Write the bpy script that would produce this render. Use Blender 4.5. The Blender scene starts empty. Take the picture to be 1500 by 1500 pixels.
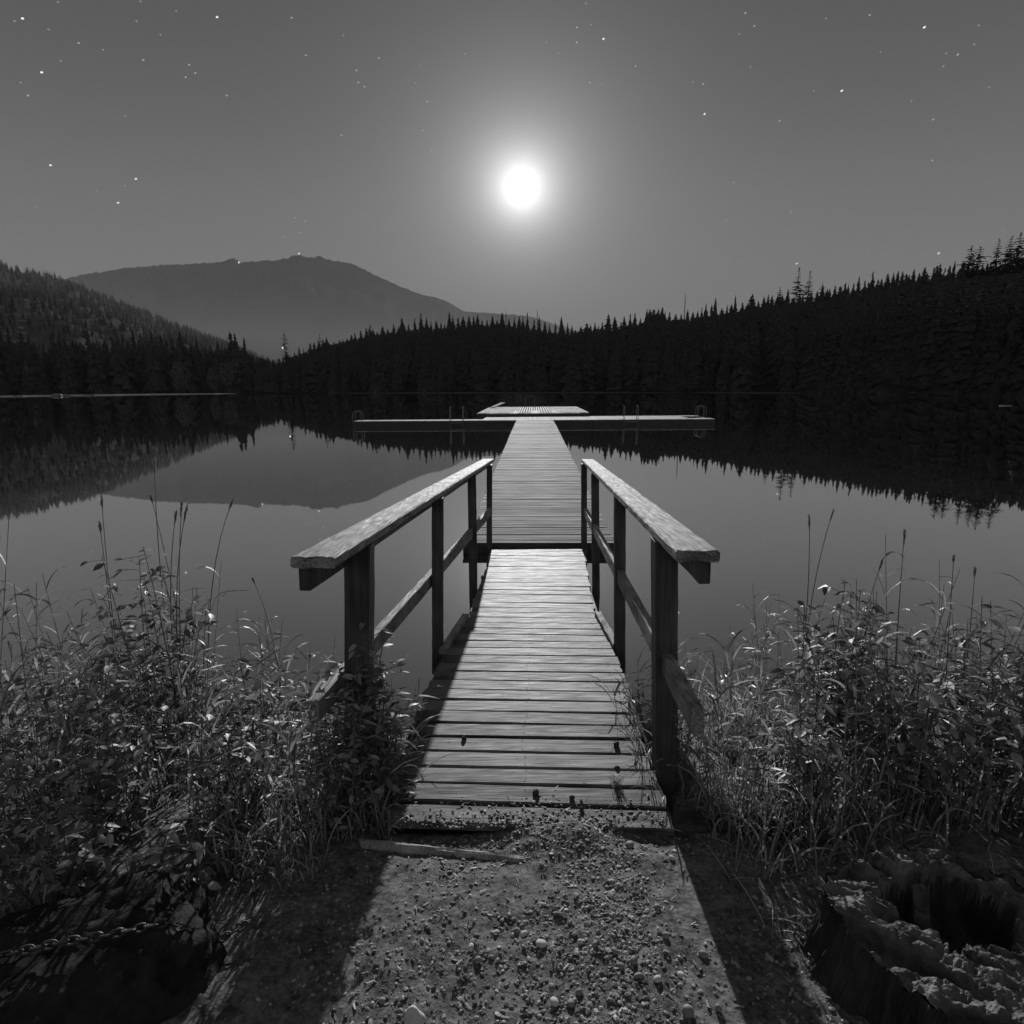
import bpy, math, random
import numpy as np
from mathutils import Vector, Matrix, noise

random.seed(11)
rng = np.random.default_rng(11)
SC = bpy.context.scene
COL = SC.collection
rad = math.radians

# ------------------------------------------------------------------ camera numbers
F = 875.0                       # focal length in photo pixels (1500 wide)
PITCH = rad(11.94)
ROLL = rad(-0.5)
EYE = np.array([0.0, 0.0, 2.17])   # water surface is z = 0


def ray(px, py):
    x = (px - 750) / F
    y = (750 - py) / F
    c, s = math.cos(ROLL), math.sin(ROLL)
    x, y = c * x - s * y, s * x + c * y
    return np.array([x, y * math.sin(PITCH) + math.cos(PITCH), y * math.cos(PITCH) - math.sin(PITCH)])


def onz(px, py, z):
    d = ray(px, py)
    return EYE + d * ((z - EYE[2]) / d[2])


def ony(px, py, Y):
    d = ray(px, py)
    return EYE + d * (Y / d[1])


def azel(px, py):
    d = ray(px, py)
    return math.atan2(d[0], d[1]), math.atan2(d[2], math.hypot(d[0], d[1]))


def frac(a, b, x):
    t = min(1, max(0, (x - a) / (b - a)))
    return t * t * (3 - 2 * t)


def nz(x, y, z=0.0, s=1.0):
    return noise.noise(Vector((x * s, y * s, z * s)))


# ------------------------------------------------------------------ tags and links
def tag(o, label=None, cat=None, group=None, kind=None):
    if label:
        o['label'] = label
    if cat:
        o['category'] = cat
    if group:
        o['group'] = group
    if kind:
        o['kind'] = kind
    return o


def empty(name, loc, label, cat, group=None):
    o = bpy.data.objects.new(name, None)
    o.empty_display_size = 0.2
    o.location = loc
    COL.objects.link(o)
    return tag(o, label, cat, group)


def mesh_np(name, V, T):
    """fast mesh from vertex array and an (m,k) face array"""
    V = np.asarray(V, dtype=np.float32)
    T = np.asarray(T, dtype=np.int32)
    me = bpy.data.meshes.new(name)
    me.vertices.add(len(V))
    me.vertices.foreach_set('co', V.ravel())
    k = T.shape[1]
    me.loops.add(T.size)
    me.loops.foreach_set('vertex_index', T.ravel())
    me.polygons.add(len(T))
    me.polygons.foreach_set('loop_start', np.arange(0, T.size, k, dtype=np.int32))
    me.polygons.foreach_set('loop_total', np.full(len(T), k, dtype=np.int32))
    me.update(calc_edges=True)
    me.validate()
    return me


def link(name, me, mats, parent=None, loc=None):
    o = bpy.data.objects.new(name, me)
    if not isinstance(mats, (list, tuple)):
        mats = [mats]
    if not me.materials:
        for m in mats:
            me.materials.append(m)
    COL.objects.link(o)
    if parent is not None:
        o.parent = parent
    if loc is not None:
        o.location = loc
    return o


class MB:
    """collects shapes (world coordinates) and links them as one mesh"""

    def __init__(self):
        self.v = []
        self.f = []
        self.t = []
        self.tone = 0.5
        self.smooth = False

    def add(self, vs, fs, tone=None):
        n = len(self.v)
        self.v += [tuple(p) for p in vs]
        self.f += [tuple(i + n for i in f) for f in fs]
        self.t += [self.tone if tone is None else tone] * len(fs)

    def beam(self, p0, p1, w, h, up=(0, 0, 1), segs=1, jit=0.0, ch=0.004, tone=None, seed=0, nw=1, sag=0.0, endj=0.0):
        """timber from p0 to p1 (centre line), w wide, h high, chamfered edges, nw cells on its faces"""
        p0 = Vector(p0); p1 = Vector(p1)
        a = (p1 - p0); L = a.length; a.normalize()
        s = a.cross(Vector(up)).normalized(); u = s.cross(a)
        hw, hh = w / 2, h / 2
        prof = []
        xs = [(-hw + ch) + (w - 2 * ch) * i / nw for i in range(nw + 1)]
        prof += [(x, hh) for x in xs]
        prof += [(hw, hh - ch), (hw, -hh + ch)]
        prof += [(x, -hh) for x in reversed(xs)]
        prof += [(-hw, -hh + ch), (-hw, hh - ch)]
        n = len(prof)
        vs = []
        for k in range(segs + 1):
            t = k / segs
            c = p0 + a * (L * t) - u * (sag * 4 * t * (1 - t))
            for j, (x, y) in enumerate(prof):
                dx = dy = 0
                if jit:
                    q = L * t
                    dx = jit * nz(q * 9 + seed * 7.3, j * 1.7, seed)
                    dy = jit * nz(q * 7 + seed * 3.1, j * 1.3 + 40, seed + 9)
                da = 0
                if endj and k in (0, segs):
                    da = endj * nz(j * 2.1, seed * 5.7 + k, 3.3)
                vs.append(c + s * (x + dx) + u * (y + dy) + a * da)
        fs = []
        for k in range(segs):
            for j in range(n):
                fs.append((k * n + j, k * n + (j + 1) % n, (k + 1) * n + (j + 1) % n, (k + 1) * n + j))
        fs.append(tuple(range(n)))
        fs.append(tuple(reversed([segs * n + j for j in range(n)])))
        self.add(vs, [tuple(reversed(f)) for f in fs], tone)

    def tube(self, pts, r, sides=6, r1=None, tone=None):
        pts = [Vector(p) for p in pts]
        n = len(pts)
        vs = []; fs = []
        for i, p in enumerate(pts):
            d = (pts[min(i + 1, n - 1)] - pts[max(i - 1, 0)]).normalized()
            x = d.orthogonal().normalized(); y = d.cross(x)
            rr = r if r1 is None else r + (r1 - r) * i / (n - 1)
            for k in range(sides):
                an = 2 * math.pi * k / sides
                vs.append(p + (x * math.cos(an) + y * math.sin(an)) * rr)
        for i in range(n - 1):
            for k in range(sides):
                fs.append((i * sides + k, i * sides + (k + 1) % sides, (i + 1) * sides + (k + 1) % sides, (i + 1) * sides + k))
        fs.append(tuple(reversed(range(sides))))
        fs.append(tuple((n - 1) * sides + k for k in range(sides)))
        self.add(vs, fs, tone)

    def blade(self, base, tip, w, bow=0.3, segs=5, tone=None, droop=0.0, face=None):
        """grass blade: tapering strip from base to tip, bowed upwards first"""
        b = Vector(base); t = Vector(tip)
        d = t - b
        c = b + Vector((d.x * bow, d.y * bow, d.z * (1 - bow * .25) + abs(droop)))
        an = random.uniform(0, math.pi) if face is None else face
        side = Vector((math.cos(an), math.sin(an), 0))
        vs = []; fs = []
        for i in range(segs + 1):
            q = i / segs
            p = b * ((1 - q) ** 2) + c * (2 * q * (1 - q)) + t * (q * q)
            ww = w * (0.55 + 0.9 * q) * (1 - q) ** .6 if i < segs else w * .04
            ww = max(ww, w * .05)
            fold = Vector((0, 0, -ww * .25))
            vs += [p - side * ww + fold, p + side * ww - fold * .5]
        for i in range(segs):
            fs.append((2 * i, 2 * i + 1, 2 * i + 3, 2 * i + 2))
        self.add(vs, fs, tone)

    def leaf(self, p, d, n, L, W, curl=.15, tone=None):
        """oval pointed leaf folded on its midrib: p base, d direction, n normal"""
        p = Vector(p); d = Vector(d).normalized()
        s = d.cross(Vector(n)).normalized(); n = s.cross(d)
        vs = [p, p + d * L * .3 + s * W * .42 + n * W * .16, p + d * L * .32, p + d * L * .3 - s * W * .42 + n * W * .16,
              p + d * L * .62 + s * W * .40 + n * (W * .12 - L * curl * .4), p + d * L * .64 - n * L * curl * .5,
              p + d * L * .62 - s * W * .40 + n * (W * .12 - L * curl * .4), p + d * L - n * L * curl]
        fs = [(0, 2, 1), (0, 3, 2), (1, 2, 5, 4), (2, 3, 6, 5), (4, 5, 7), (5, 6, 7)]
        self.add(vs, fs, tone)

    def build(self, name, mat, parent=None, origin=None, smooth=None):
        if parent is not None:
            o0 = Vector(parent.location)
            pp = parent.parent
            while pp is not None:
                o0 = o0 + Vector(pp.location)
                pp = pp.parent
        else:
            o0 = Vector(origin) if origin is not None else Vector((0, 0, 0))
        me = bpy.data.meshes.new(name)
        me.from_pydata([tuple(Vector(p) - o0) for p in self.v], [], self.f)
        at = me.attributes.new('tone', 'FLOAT', 'FACE')
        at.data.foreach_set('value', np.array(self.t, dtype=np.float32))
        if smooth if smooth is not None else self.smooth:
            me.polygons.foreach_set('use_smooth', np.ones(len(me.polygons), dtype=bool))
        me.update()
        return link(name, me, mat, parent, None if parent is not None else o0)


# ------------------------------------------------------------------ materials (everything grey: a black-and-white picture)
def newmat(name):
    m = bpy.data.materials.new(name)
    m.use_nodes = True
    nt = m.node_tree
    nt.nodes.clear()
    out = nt.nodes.new('ShaderNodeOutputMaterial')
    return m, nt, out


def N(nt, kind, **kw):
    n = nt.nodes.new(kind)
    for k, v in kw.items():
        if k in n.inputs:
            n.inputs[k].default_value = v
        else:
            setattr(n, k, v)
    return n


def grey(v, a=1.0):
    return (v, v, v, a)


def surf(name, lo, hi, scale=(8, 8, 8), rough=(.6, .85), spec=.3, bump=.3, bumpd=.01, detail=6.0, tone=0.0, trans=0.0,
         extra_scale=None, spots=0.0):
    """noise-mottled grey surface; 'tone' adds the per-face attribute (one board darker than the next)"""
    m, nt, out = newmat(name)
    tc = N(nt, 'ShaderNodeTexCoord')
    mp = N(nt, 'ShaderNodeMapping')
    mp.inputs['Scale'].default_value = scale
    nt.links.new(tc.outputs['Object'], mp.inputs['Vector'])
    n1 = N(nt, 'ShaderNodeTexNoise', Scale=1.0, Detail=detail, Roughness=.62)
    nt.links.new(mp.outputs[0], n1.inputs['Vector'])
    fac = n1.outputs['Fac']
    if extra_scale:
        n2 = N(nt, 'ShaderNodeTexNoise', Scale=extra_scale, Detail=3.0)
        nt.links.new(tc.outputs['Object'], n2.inputs['Vector'])
        mm = N(nt, 'ShaderNodeMath', operation='MULTIPLY_ADD')
        nt.links.new(n2.outputs['Fac'], mm.inputs[0])
        mm.inputs[1].default_value = .8
        nt.links.new(fac, mm.inputs[2])
        m3 = N(nt, 'ShaderNodeMath', operation='SUBTRACT')
        nt.links.new(mm.outputs[0], m3.inputs[0]); m3.inputs[1].default_value = .4
        fac = m3.outputs[0]
    if tone:
        at = N(nt, 'ShaderNodeAttribute', attribute_name='tone')
        mm = N(nt, 'ShaderNodeMath', operation='MULTIPLY_ADD')
        nt.links.new(at.outputs['Fac'], mm.inputs[0]); mm.inputs[1].default_value = tone
        nt.links.new(fac, mm.inputs[2])
        m3 = N(nt, 'ShaderNodeMath', operation='SUBTRACT')
        nt.links.new(mm.outputs[0], m3.inputs[0]); m3.inputs[1].default_value = tone * .5
        fac = m3.outputs[0]
    mr = N(nt, 'ShaderNodeMapRange')
    mr.inputs['From Min'].default_value = .28; mr.inputs['From Max'].default_value = .72
    mr.inputs['To Min'].default_value = lo; mr.inputs['To Max'].default_value = hi
    nt.links.new(fac, mr.inputs['Value'])
    colour = mr.outputs[0]
    if spots:
        vo = N(nt, 'ShaderNodeTexNoise', Scale=38.0, Detail=3.0)
        nt.links.new(tc.outputs['Object'], vo.inputs['Vector'])
        sr = N(nt, 'ShaderNodeMapRange')
        sr.inputs['From Min'].default_value = .64; sr.inputs['From Max'].default_value = .72
        sr.inputs['To Min'].default_value = 1.0; sr.inputs['To Max'].default_value = 1 - spots
        nt.links.new(vo.outputs['Fac'], sr.inputs['Value'])
        mu = N(nt, 'ShaderNodeMath', operation='MULTIPLY')
        nt.links.new(colour, mu.inputs[0]); nt.links.new(sr.outputs[0], mu.inputs[1])
        colour = mu.outputs[0]
    bs = N(nt, 'ShaderNodeBsdfPrincipled')
    bs.inputs['Specular IOR Level'].default_value = spec
    nt.links.new(colour, bs.inputs['Base Color'])
    rr = N(nt, 'ShaderNodeMapRange')
    rr.inputs['From Min'].default_value = .3; rr.inputs['From Max'].default_value = .7
    rr.inputs['To Min'].default_value = rough[1]; rr.inputs['To Max'].default_value = rough[0]
    nt.links.new(n1.outputs['Fac'], rr.inputs['Value'])
    nt.links.new(rr.outputs[0], bs.inputs['Roughness'])
    if bump:
        bp = N(nt, 'ShaderNodeBump', Strength=bump, Distance=bumpd)
        nt.links.new(n1.outputs['Fac'], bp.inputs['Height'])
        nt.links.new(bp.outputs[0], bs.inputs['Normal'])
    sh = bs.outputs[0]
    if trans:
        tr = N(nt, 'ShaderNodeBsdfTranslucent')
        nt.links.new(colour, tr.inputs['Color'])
        mx = N(nt, 'ShaderNodeMixShader'); mx.inputs[0].default_value = trans
        nt.links.new(sh, mx.inputs[1]); nt.links.new(tr.outputs[0], mx.inputs[2])
        sh = mx.outputs[0]
    nt.links.new(sh, out.inputs['Surface'])
    return m


def emit(name, v):
    m, nt, out = newmat(name)
    e = N(nt, 'ShaderNodeEmission', Strength=v)
    e.inputs['Color'].default_value = (1, 1, 1, 1)
    nt.links.new(e.outputs[0], out.inputs['Surface'])
    return m


M = {}
M['board'] = surf('weathered_board', .032, .175, (5.0, 150, 60), (.52, .80), .29, .12, .003, tone=.42, extra_scale=4.5, spots=.8)
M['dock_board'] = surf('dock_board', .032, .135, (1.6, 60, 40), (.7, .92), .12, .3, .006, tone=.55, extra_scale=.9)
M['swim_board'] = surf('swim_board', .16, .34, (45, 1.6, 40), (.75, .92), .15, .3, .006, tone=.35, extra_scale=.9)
M['rail'] = surf('rail_timber', .08, .34, (150, 2.4, 150), (.6, .88), .22, .5, .006, tone=.2, extra_scale=7.0, spots=.6)
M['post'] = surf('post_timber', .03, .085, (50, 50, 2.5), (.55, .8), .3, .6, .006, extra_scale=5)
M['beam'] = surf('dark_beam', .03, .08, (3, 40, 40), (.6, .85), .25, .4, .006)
M['soil'] = surf('soil', .04, .17, (14, 14, 14), (.75, .95), .2, .9, .02, detail=9, extra_scale=60)
M['pebble'] = surf('pebble', .05, .27, (30, 30, 30), (.5, .8), .35, .3, .003, tone=.9)
M['stone'] = surf('pale_stone', .35, .62, (22, 22, 22), (.6, .85), .3, .5, .004)
M['greystone'] = surf('grey_stone', .10, .3, (25, 25, 25), (.5, .8), .3, .5, .004)
M['grass'] = surf('grass_blade', .11, .40, (9, 9, 9), (.4, .6), .45, 0, tone=.8, trans=.42)
M['leaf'] = surf('shrub_leaf', .11, .33, (12, 12, 12), (.42, .62), .4, 0, tone=.8, trans=.36)
M['stem'] = surf('plant_stem', .05, .12, (30, 30, 8), (.5, .8), .4, 0)
M['seed'] = surf('seed_head', .16, .36, (60, 60, 60), (.5, .8), .3, 0, trans=.25)
M['bark_and_shade'] = surf('rotten_bark_and_shade', .014, .05, (28, 28, 4), (.6, .9), .3, .9, .02, extra_scale=9)
M['shade_rock'] = surf('shaded_rock', .010, .032, (18, 18, 18), (.8, .95), .1, .8, .015, extra_scale=7)  # deep shade over the boulder is put into this near-black colour
M['heart'] = surf('rotten_wood', .032, .13, (20, 20, 20), (.6, .9), .3, .9, .02, extra_scale=8)
M['iron'] = surf('rusty_iron', .02, .06, (60, 60, 60), (.4, .65), .4, .3, .002)
M['steel'] = surf('ladder_steel', .14, .2, (5, 5, 5), (.2, .3), 1.0, 0)
M['needle'] = surf('conifer_needles', .036, .056, (1.2, 1.2, 1.2), (.9, 1.0), .0, 0)
M['needle_pale'] = surf('pale_foliage', .07, .15, (1.2, 1.2, 1.2), (.9, 1.0), .0, 0)
M['trunk'] = surf('tree_trunk', .03, .07, (3, 3, .6), (.9, 1.0), .0, 0)
M['forest_floor'] = surf('forest_floor', .01, .025, (.2, .2, .2), (.9, 1.0), .0, 0)
M['hillside'] = surf('wooded_hillside', .03, .11, (.012, .012, .02), (.9, 1.0), .0, 0, detail=10)
M['mountain'] = surf('mountain_side', .03, .08, (.003, .003, .005), (.9, 1.0), .0, 0, detail=10)
M['sand'] = surf('shore_sand', .22, .5, (.3, .3, .3), (.45, .8), .4, .2, .02)
M['cone'] = surf('cone_scale', .03, .07, (60, 60, 60), (.5, .8), .3, .3, .003)

# water: mirror-calm, its reflection grows towards grazing view
mw, nt, out = newmat('calm_water')
lw = N(nt, 'ShaderNodeLayerWeight', Blend=.5)
pw = N(nt, 'ShaderNodeMath', operation='POWER')
nt.links.new(lw.outputs['Facing'], pw.inputs[0]); pw.inputs[1].default_value = 1.4
df = N(nt, 'ShaderNodeBsdfDiffuse'); df.inputs['Color'].default_value = grey(.03)
gl = N(nt, 'ShaderNodeBsdfGlossy'); gl.inputs['Color'].default_value = grey(.98); gl.inputs['Roughness'].default_value = .018
tc = N(nt, 'ShaderNodeTexCoord')
mp = N(nt, 'ShaderNodeMapping'); mp.inputs['Scale'].default_value = (.35, .12, 1)
nt.links.new(tc.outputs['Object'], mp.inputs['Vector'])
wn = N(nt, 'ShaderNodeTexNoise', Scale=1.0, Detail=2.0)
nt.links.new(mp.outputs[0], wn.inputs['Vector'])
bp = N(nt, 'ShaderNodeBump', Strength=.05, Distance=.02)
nt.links.new(wn.outputs['Fac'], bp.inputs['Height'])
nt.links.new(bp.outputs[0], gl.inputs['Normal'])
mx = N(nt, 'ShaderNodeMixShader')
pm = N(nt, 'ShaderNodeMath', operation='MULTIPLY'); pm.inputs[1].default_value = 1.10; pm.use_clamp = True
nt.links.new(pw.outputs[0], pm.inputs[0])
nt.links.new(pm.outputs[0], mx.inputs[0]); nt.links.new(df.outputs[0], mx.inputs[1]); nt.links.new(gl.outputs[0], mx.inputs[2])
nt.links.new(mx.outputs[0], out.inputs['Surface'])
M['water'] = mw

# ------------------------------------------------------------------ camera
cam = bpy.data.cameras.new('camera')
cam.sensor_fit = 'HORIZONTAL'
cam.sensor_width = 36
cam.lens = 36 * F / 1500
cam.clip_start = .05
cam.clip_end = 120000
co = bpy.data.objects.new('camera', cam)
COL.objects.link(co)
co.matrix_world = Matrix.Translation(Vector(EYE)) @ Matrix.Rotation(math.pi / 2 - PITCH, 4, 'X') @ Matrix.Rotation(ROLL, 4, 'Z')
SC.camera = co

# ------------------------------------------------------------------ sky, moon, light
MOON_AZ, MOON_EL = azel(764, 275)
mdir = Vector((math.sin(MOON_AZ) * math.cos(MOON_EL), math.cos(MOON_AZ) * math.cos(MOON_EL), math.sin(MOON_EL)))

w = bpy.data.worlds.new('World')
SC.world = w
w.use_nodes = True
nt = w.node_tree
nt.nodes.clear()
out = N(nt, 'ShaderNodeOutputWorld')
bg = N(nt, 'ShaderNodeBackground')
tc = N(nt, 'ShaderNodeTexCoord')
nv = N(nt, 'ShaderNodeVectorMath', operation='NORMALIZE')
nt.links.new(tc.outputs['Generated'], nv.inputs[0])
sx = N(nt, 'ShaderNodeSeparateXYZ')
nt.links.new(nv.outputs[0], sx.inputs[0])
cr = N(nt, 'ShaderNodeValToRGB')
cr.color_ramp.interpolation = 'B_SPLINE'
ramp = [(0.0, .158), (.10, .160), (.26, .124), (.36, .090), (.50, .058), (.70, .050), (1.0, .045)]
el = cr.color_ramp.elements
el[0].position, el[0].color = ramp[0][0], grey(ramp[0][1])
el[1].position, el[1].color = ramp[-1][0], grey(ramp[-1][1])
for p, v in ramp[1:-1]:
    e = el.new(p); e.color = grey(v)
nt.links.new(sx.outputs['Z'], cr.inputs[0])
dt = N(nt, 'ShaderNodeVectorMath', operation='DOT_PRODUCT')
nt.links.new(nv.outputs[0], dt.inputs[0]); dt.inputs[1].default_value = mdir
cl = N(nt, 'ShaderNodeClamp')
cl.inputs['Min'].default_value = -1; cl.inputs['Max'].default_value = 1
nt.links.new(dt.outputs['Value'], cl.inputs['Value'])
ac = N(nt, 'ShaderNodeMath', operation='ARCCOSINE')
nt.links.new(cl.outputs[0], ac.inputs[0])
dg = N(nt, 'ShaderNodeMath', operation='MULTIPLY'); dg.inputs[1].default_value = 180 / math.pi
nt.links.new(ac.outputs[0], dg.inputs[0])


def glow(amp, width):
    a = N(nt, 'ShaderNodeMath', operation='DIVIDE'); a.inputs[1].default_value = -width
    nt.links.new(dg.outputs[0], a.inputs[0])
    b = N(nt, 'ShaderNodeMath', operation='EXPONENT')
    nt.links.new(a.outputs[0], b.inputs[0])
    c = N(nt, 'ShaderNodeMath', operation='MULTIPLY'); c.inputs[1].default_value = amp
    nt.links.new(b.outputs[0], c.inputs[0])
    return c.outputs[0]


ad = N(nt, 'ShaderNodeMath', operation='ADD')
nt.links.new(glow(1.7, 1.4), ad.inputs[0])
ad0 = N(nt, 'ShaderNodeMath', operation='ADD')
nt.links.new(glow(.50, 3.9), ad0.inputs[0]); nt.links.new(glow(.085, 12.0), ad0.inputs[1])
nt.links.new(ad0.outputs[0], ad.inputs[1])
a2 = N(nt, 'ShaderNodeMath', operation='ADD')
nt.links.new(ad.outputs[0], a2.inputs[0]); nt.links.new(cr.outputs[0], a2.inputs[1])
bk = N(nt, 'ShaderNodeMapRange')           # added fill: unseen sky behind the camera brightened to lift the shadows
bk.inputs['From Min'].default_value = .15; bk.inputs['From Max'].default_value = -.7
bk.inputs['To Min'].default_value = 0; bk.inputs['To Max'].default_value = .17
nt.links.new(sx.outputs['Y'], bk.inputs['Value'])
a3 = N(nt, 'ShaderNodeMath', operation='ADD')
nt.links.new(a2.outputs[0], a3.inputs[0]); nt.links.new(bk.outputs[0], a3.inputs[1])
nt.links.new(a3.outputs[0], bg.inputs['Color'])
bg.inputs['Strength'].default_value = 1.0
nt.links.new(bg.outputs[0], out.inputs['Surface'])

sun = bpy.data.lights.new('moonlight', 'SUN')
sun.energy = 5.0
sun.angle = rad(.55)
so = bpy.data.objects.new('moonlight', sun)
so.rotation_euler = (-mdir).to_track_quat('-Z', 'Y').to_euler()
so.location = (0, 0, 60)
COL.objects.link(so)


def uv_sphere(rx, ry, rz, nu=24, nv_=14):
    vs = [(0, 0, -rz)]
    for j in range(1, nv_):
        a = math.pi * j / nv_ - math.pi / 2
        for i in range(nu):
            b = 2 * math.pi * i / nu
            vs.append((rx * math.cos(a) * math.cos(b), ry * math.cos(a) * math.sin(b), rz * math.sin(a)))
    vs.append((0, 0, rz))
    fs = []
    for i in range(nu):
        fs.append((0, 1 + (i + 1) % nu, 1 + i))
    for j in range(nv_ - 2):
        for i in range(nu):
            a = 1 + j * nu
            fs.append((a + i, a + (i + 1) % nu, a + nu + (i + 1) % nu, a + nu + i))
    a = 1 + (nv_ - 2) * nu
    for i in range(nu):
        fs.append((a + i, a + (i + 1) % nu, len(vs) - 1))
    return vs, fs


vs, fs = uv_sphere(1, 1, 1, 48, 24)
me = bpy.data.meshes.new('moon')
DM = 30000.0
me.from_pydata([tuple(DM * math.tan(rad(1.2)) * c for c in v) for v in vs], [], fs)
mo = link('moon', me, emit('moon_glow', 1.6), None, Vector(EYE) + mdir * DM)
mo.visible_shadow = False     # the moonlight itself comes from the lamp along this line
tag(mo, 'glaring white full moon blown out in the night sky above the dock', 'moon')

# stars: short trails of a long exposure, bright and faint ones
bright = [(33, 27), (318, 25), (61, 106), (74, 242), (199, 262), (173, 297), (884, 57), (1032, 167), (1354, 40), (1233, 133), (1375, 371), (1167, 386)]
mid_ = [(115, 63), (210, 88), (277, 95), (286, 107), (272, 113), (332, 140), (41, 140), (448, 81), (525, 121), (534, 127), (522, 103), (555, 85), (427, 26),
        (626, 149), (619, 191), (632, 220), (657, 273), (676, 294), (691, 390), (642, 400), (723, 414), (796, 411), (707, 291), (845, 40), (845, 62), (931, 97),
        (864, 121), (1030, 123), (1092, 19), (1105, 38), (1274, 22), (1403, 80), (1142, 177), (1367, 175), (1366, 235), (1075, 267), (1064, 323), (1159, 311),
        (877, 358), (862, 209), (500, 198), (432, 319), (446, 324), (440, 341), (415, 347), (532, 315)]
faint = [(71, 43), (21, 31), (151, 73), (200, 31), (206, 2), (85, 3), (89, 89), (30, 121), (183, 170), (142, 279), (183, 272), (53, 304), (258, 16), (235, 51),
         (503, 52), (616, 96), (608, 122), (681, 79), (632, 220), (800, 62), (818, 78), (858, 5), (866, 36), (882, 124), (1083, 50), (1099, 98), (1015, 120), (1210, 27), (1290, 76),
         (1386, 78), (1427, 65), (1434, 37), (1382, 97), (1449, 128), (1335, 148), (1192, 133), (1315, 343), (1455, 352), (1469, 336), (837, 330), (580, 322), (618, 347)]
star_mats = {'b': emit('star_bright', .95), 'm': emit('star_medium', .45), 'f': emit('star_faint', .3)}
DS = 26000.0
for key, lst, r, lab in (('b', bright, 1.0, 'bright white star shining clearly in the grey night sky'), ('m', mid_, .78, 'small white star among many in the grey night sky'),
                         ('f', faint, .74, 'very faint star barely seen in the grey night sky')):
    vs, fs = uv_sphere(1.35, 1, .85, 8, 6)
    me = bpy.data.meshes.new('star')
    me.from_pydata([tuple(DS * r / F * c for c in v) for v in vs], [], fs)
    for i, (px, py) in enumerate(lst):
        d = Vector(ray(px, py)).normalized()
        o = link('star', me, star_mats[key], None, Vector(EYE) + d * DS)
        o.rotation_euler = (0, rad(-20), -math.atan2(d.x, d.y))
        tag(o, lab, 'star', {'b': 'bright stars in the sky', 'm': 'stars in the sky', 'f': 'faint stars in the sky'}[key])

# ------------------------------------------------------------------ ground sheet
def gz(x, y):
    if y <= 2.1:
        z = .405 + .12 * min(2.1 - y, 4.0) + .02 * max(0, min(-1.9 - y, 20))
    else:
        z = .405 - .30 * (y - 2.1)
    if y > 5.6:
        z = -.645 - .08 * (y - 5.6)
    side = max(0, abs(x - .02) - .55)
    z += .07 * min(side, .9) * (1 if y < 3 else max(0, 1 - (y - 3)))
    if side > 1.5:
        z += .03 * min(side - 1.5, 6) * (1 if y < 4 else 0)
    k = 1 if abs(x) < 4 and -1 < y < 5 else .3
    z += k * (.022 * nz(x, y, 0, 2.3) + .010 * nz(x, y, 4, 9) + .007 * nz(x, y, 8, 27))
    if abs(x) < .72 and y > 1.9:
        z -= .024 * frac(1.93, 2.06, y) * (1 - 1.25 * math.exp(-((x - .18) / .26) ** 2) - .5 * nz(x, y, 3, 6))
    if abs(x) < .7 and 1.95 < y < 3.2:
        z += -.06 * frac(2.1, 2.3, y) + .012 * math.exp(-((x - .15) / .3) ** 2 - ((y - 2.12) / .17) ** 2)
    return z


def axis(fine0, fine1, step, far, grow=1.35):
    a = list(np.arange(fine0, fine1, step))
    s = step
    x = fine0
    lo = []
    while x > -far:
        s *= grow; x -= s; lo.append(x)
    s = step; x = a[-1]; hi = []
    while x < far:
        s *= grow; x += s; hi.append(x)
    return lo[::-1] + a + hi


X = axis(-2.6, 2.6, .02, 70)
Ya = [y for y in axis(.5, 3.9, .02, 70) if y < 12]
V = [(x, y, gz(x, y)) for y in Ya for x in X]
nx = len(X)
T = [(j * nx + i, j * nx + i + 1, (j + 1) * nx + i + 1, (j + 1) * nx + i) for j in range(len(Ya) - 1) for i in range(nx - 1)]
me = mesh_np('ground', V, T)
me.polygons.foreach_set('use_smooth', np.ones(len(me.polygons), dtype=bool))
tag(link('ground', me, M['soil']), 'dark soil bank with a gravel path sloping down to the lake', 'ground', kind='structure')

me = mesh_np('lake_water', [(-2600, -400, 0), (2600, -400, 0), (2600, 3300, 0), (-2600, 3300, 0)], [(0, 1, 2, 3)])
tag(link('lake_water', me, M['water']), 'still dark lake mirroring the sky and the wooded shore', 'water', kind='structure')

# pebbles on the path (nobody could count them): one object
ico = [(0, 0, 1), (.894, 0, .447), (.276, .851, .447), (-.724, .526, .447), (-.724, -.526, .447), (.276, -.851, .447),
       (.724, .526, -.447), (-.276, .851, -.447), (-.894, 0, -.447), (-.276, -.851, -.447), (.724, -.526, -.447), (0, 0, -1)]
icf = [(0, 1, 2), (0, 2, 3), (0, 3, 4), (0, 4, 5), (0, 5, 1), (1, 6, 2), (2, 7, 3), (3, 8, 4), (4, 9, 5), (5, 10, 1),
       (6, 7, 2), (7, 8, 3), (8, 9, 4), (9, 10, 5), (10, 6, 1), (11, 7, 6), (11, 8, 7), (11, 9, 8), (11, 10, 9), (11, 6, 10)]


RAMP_Z0, RAMP_Y0, RAMP_S = .418, 2.13, .0615


def ramp_z(y):
    return RAMP_Z0 - RAMP_S * (y - RAMP_Y0)


def stone_shape(r, flat=.65, jag=.25):
    rot = Matrix.Rotation(random.uniform(0, 6.28), 3, 'Z') @ Matrix.Rotation(random.uniform(-.4, .4), 3, 'X')
    sx_, sy_ = random.uniform(.75, 1.35), random.uniform(.7, 1.1)
    out_ = []
    for p in ico:
        k = 1 + random.uniform(-jag, jag)
        out_.append(rot @ Vector((p[0] * sx_ * r * k, p[1] * sy_ * r * k, p[2] * flat * r * k)))
    return out_


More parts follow.
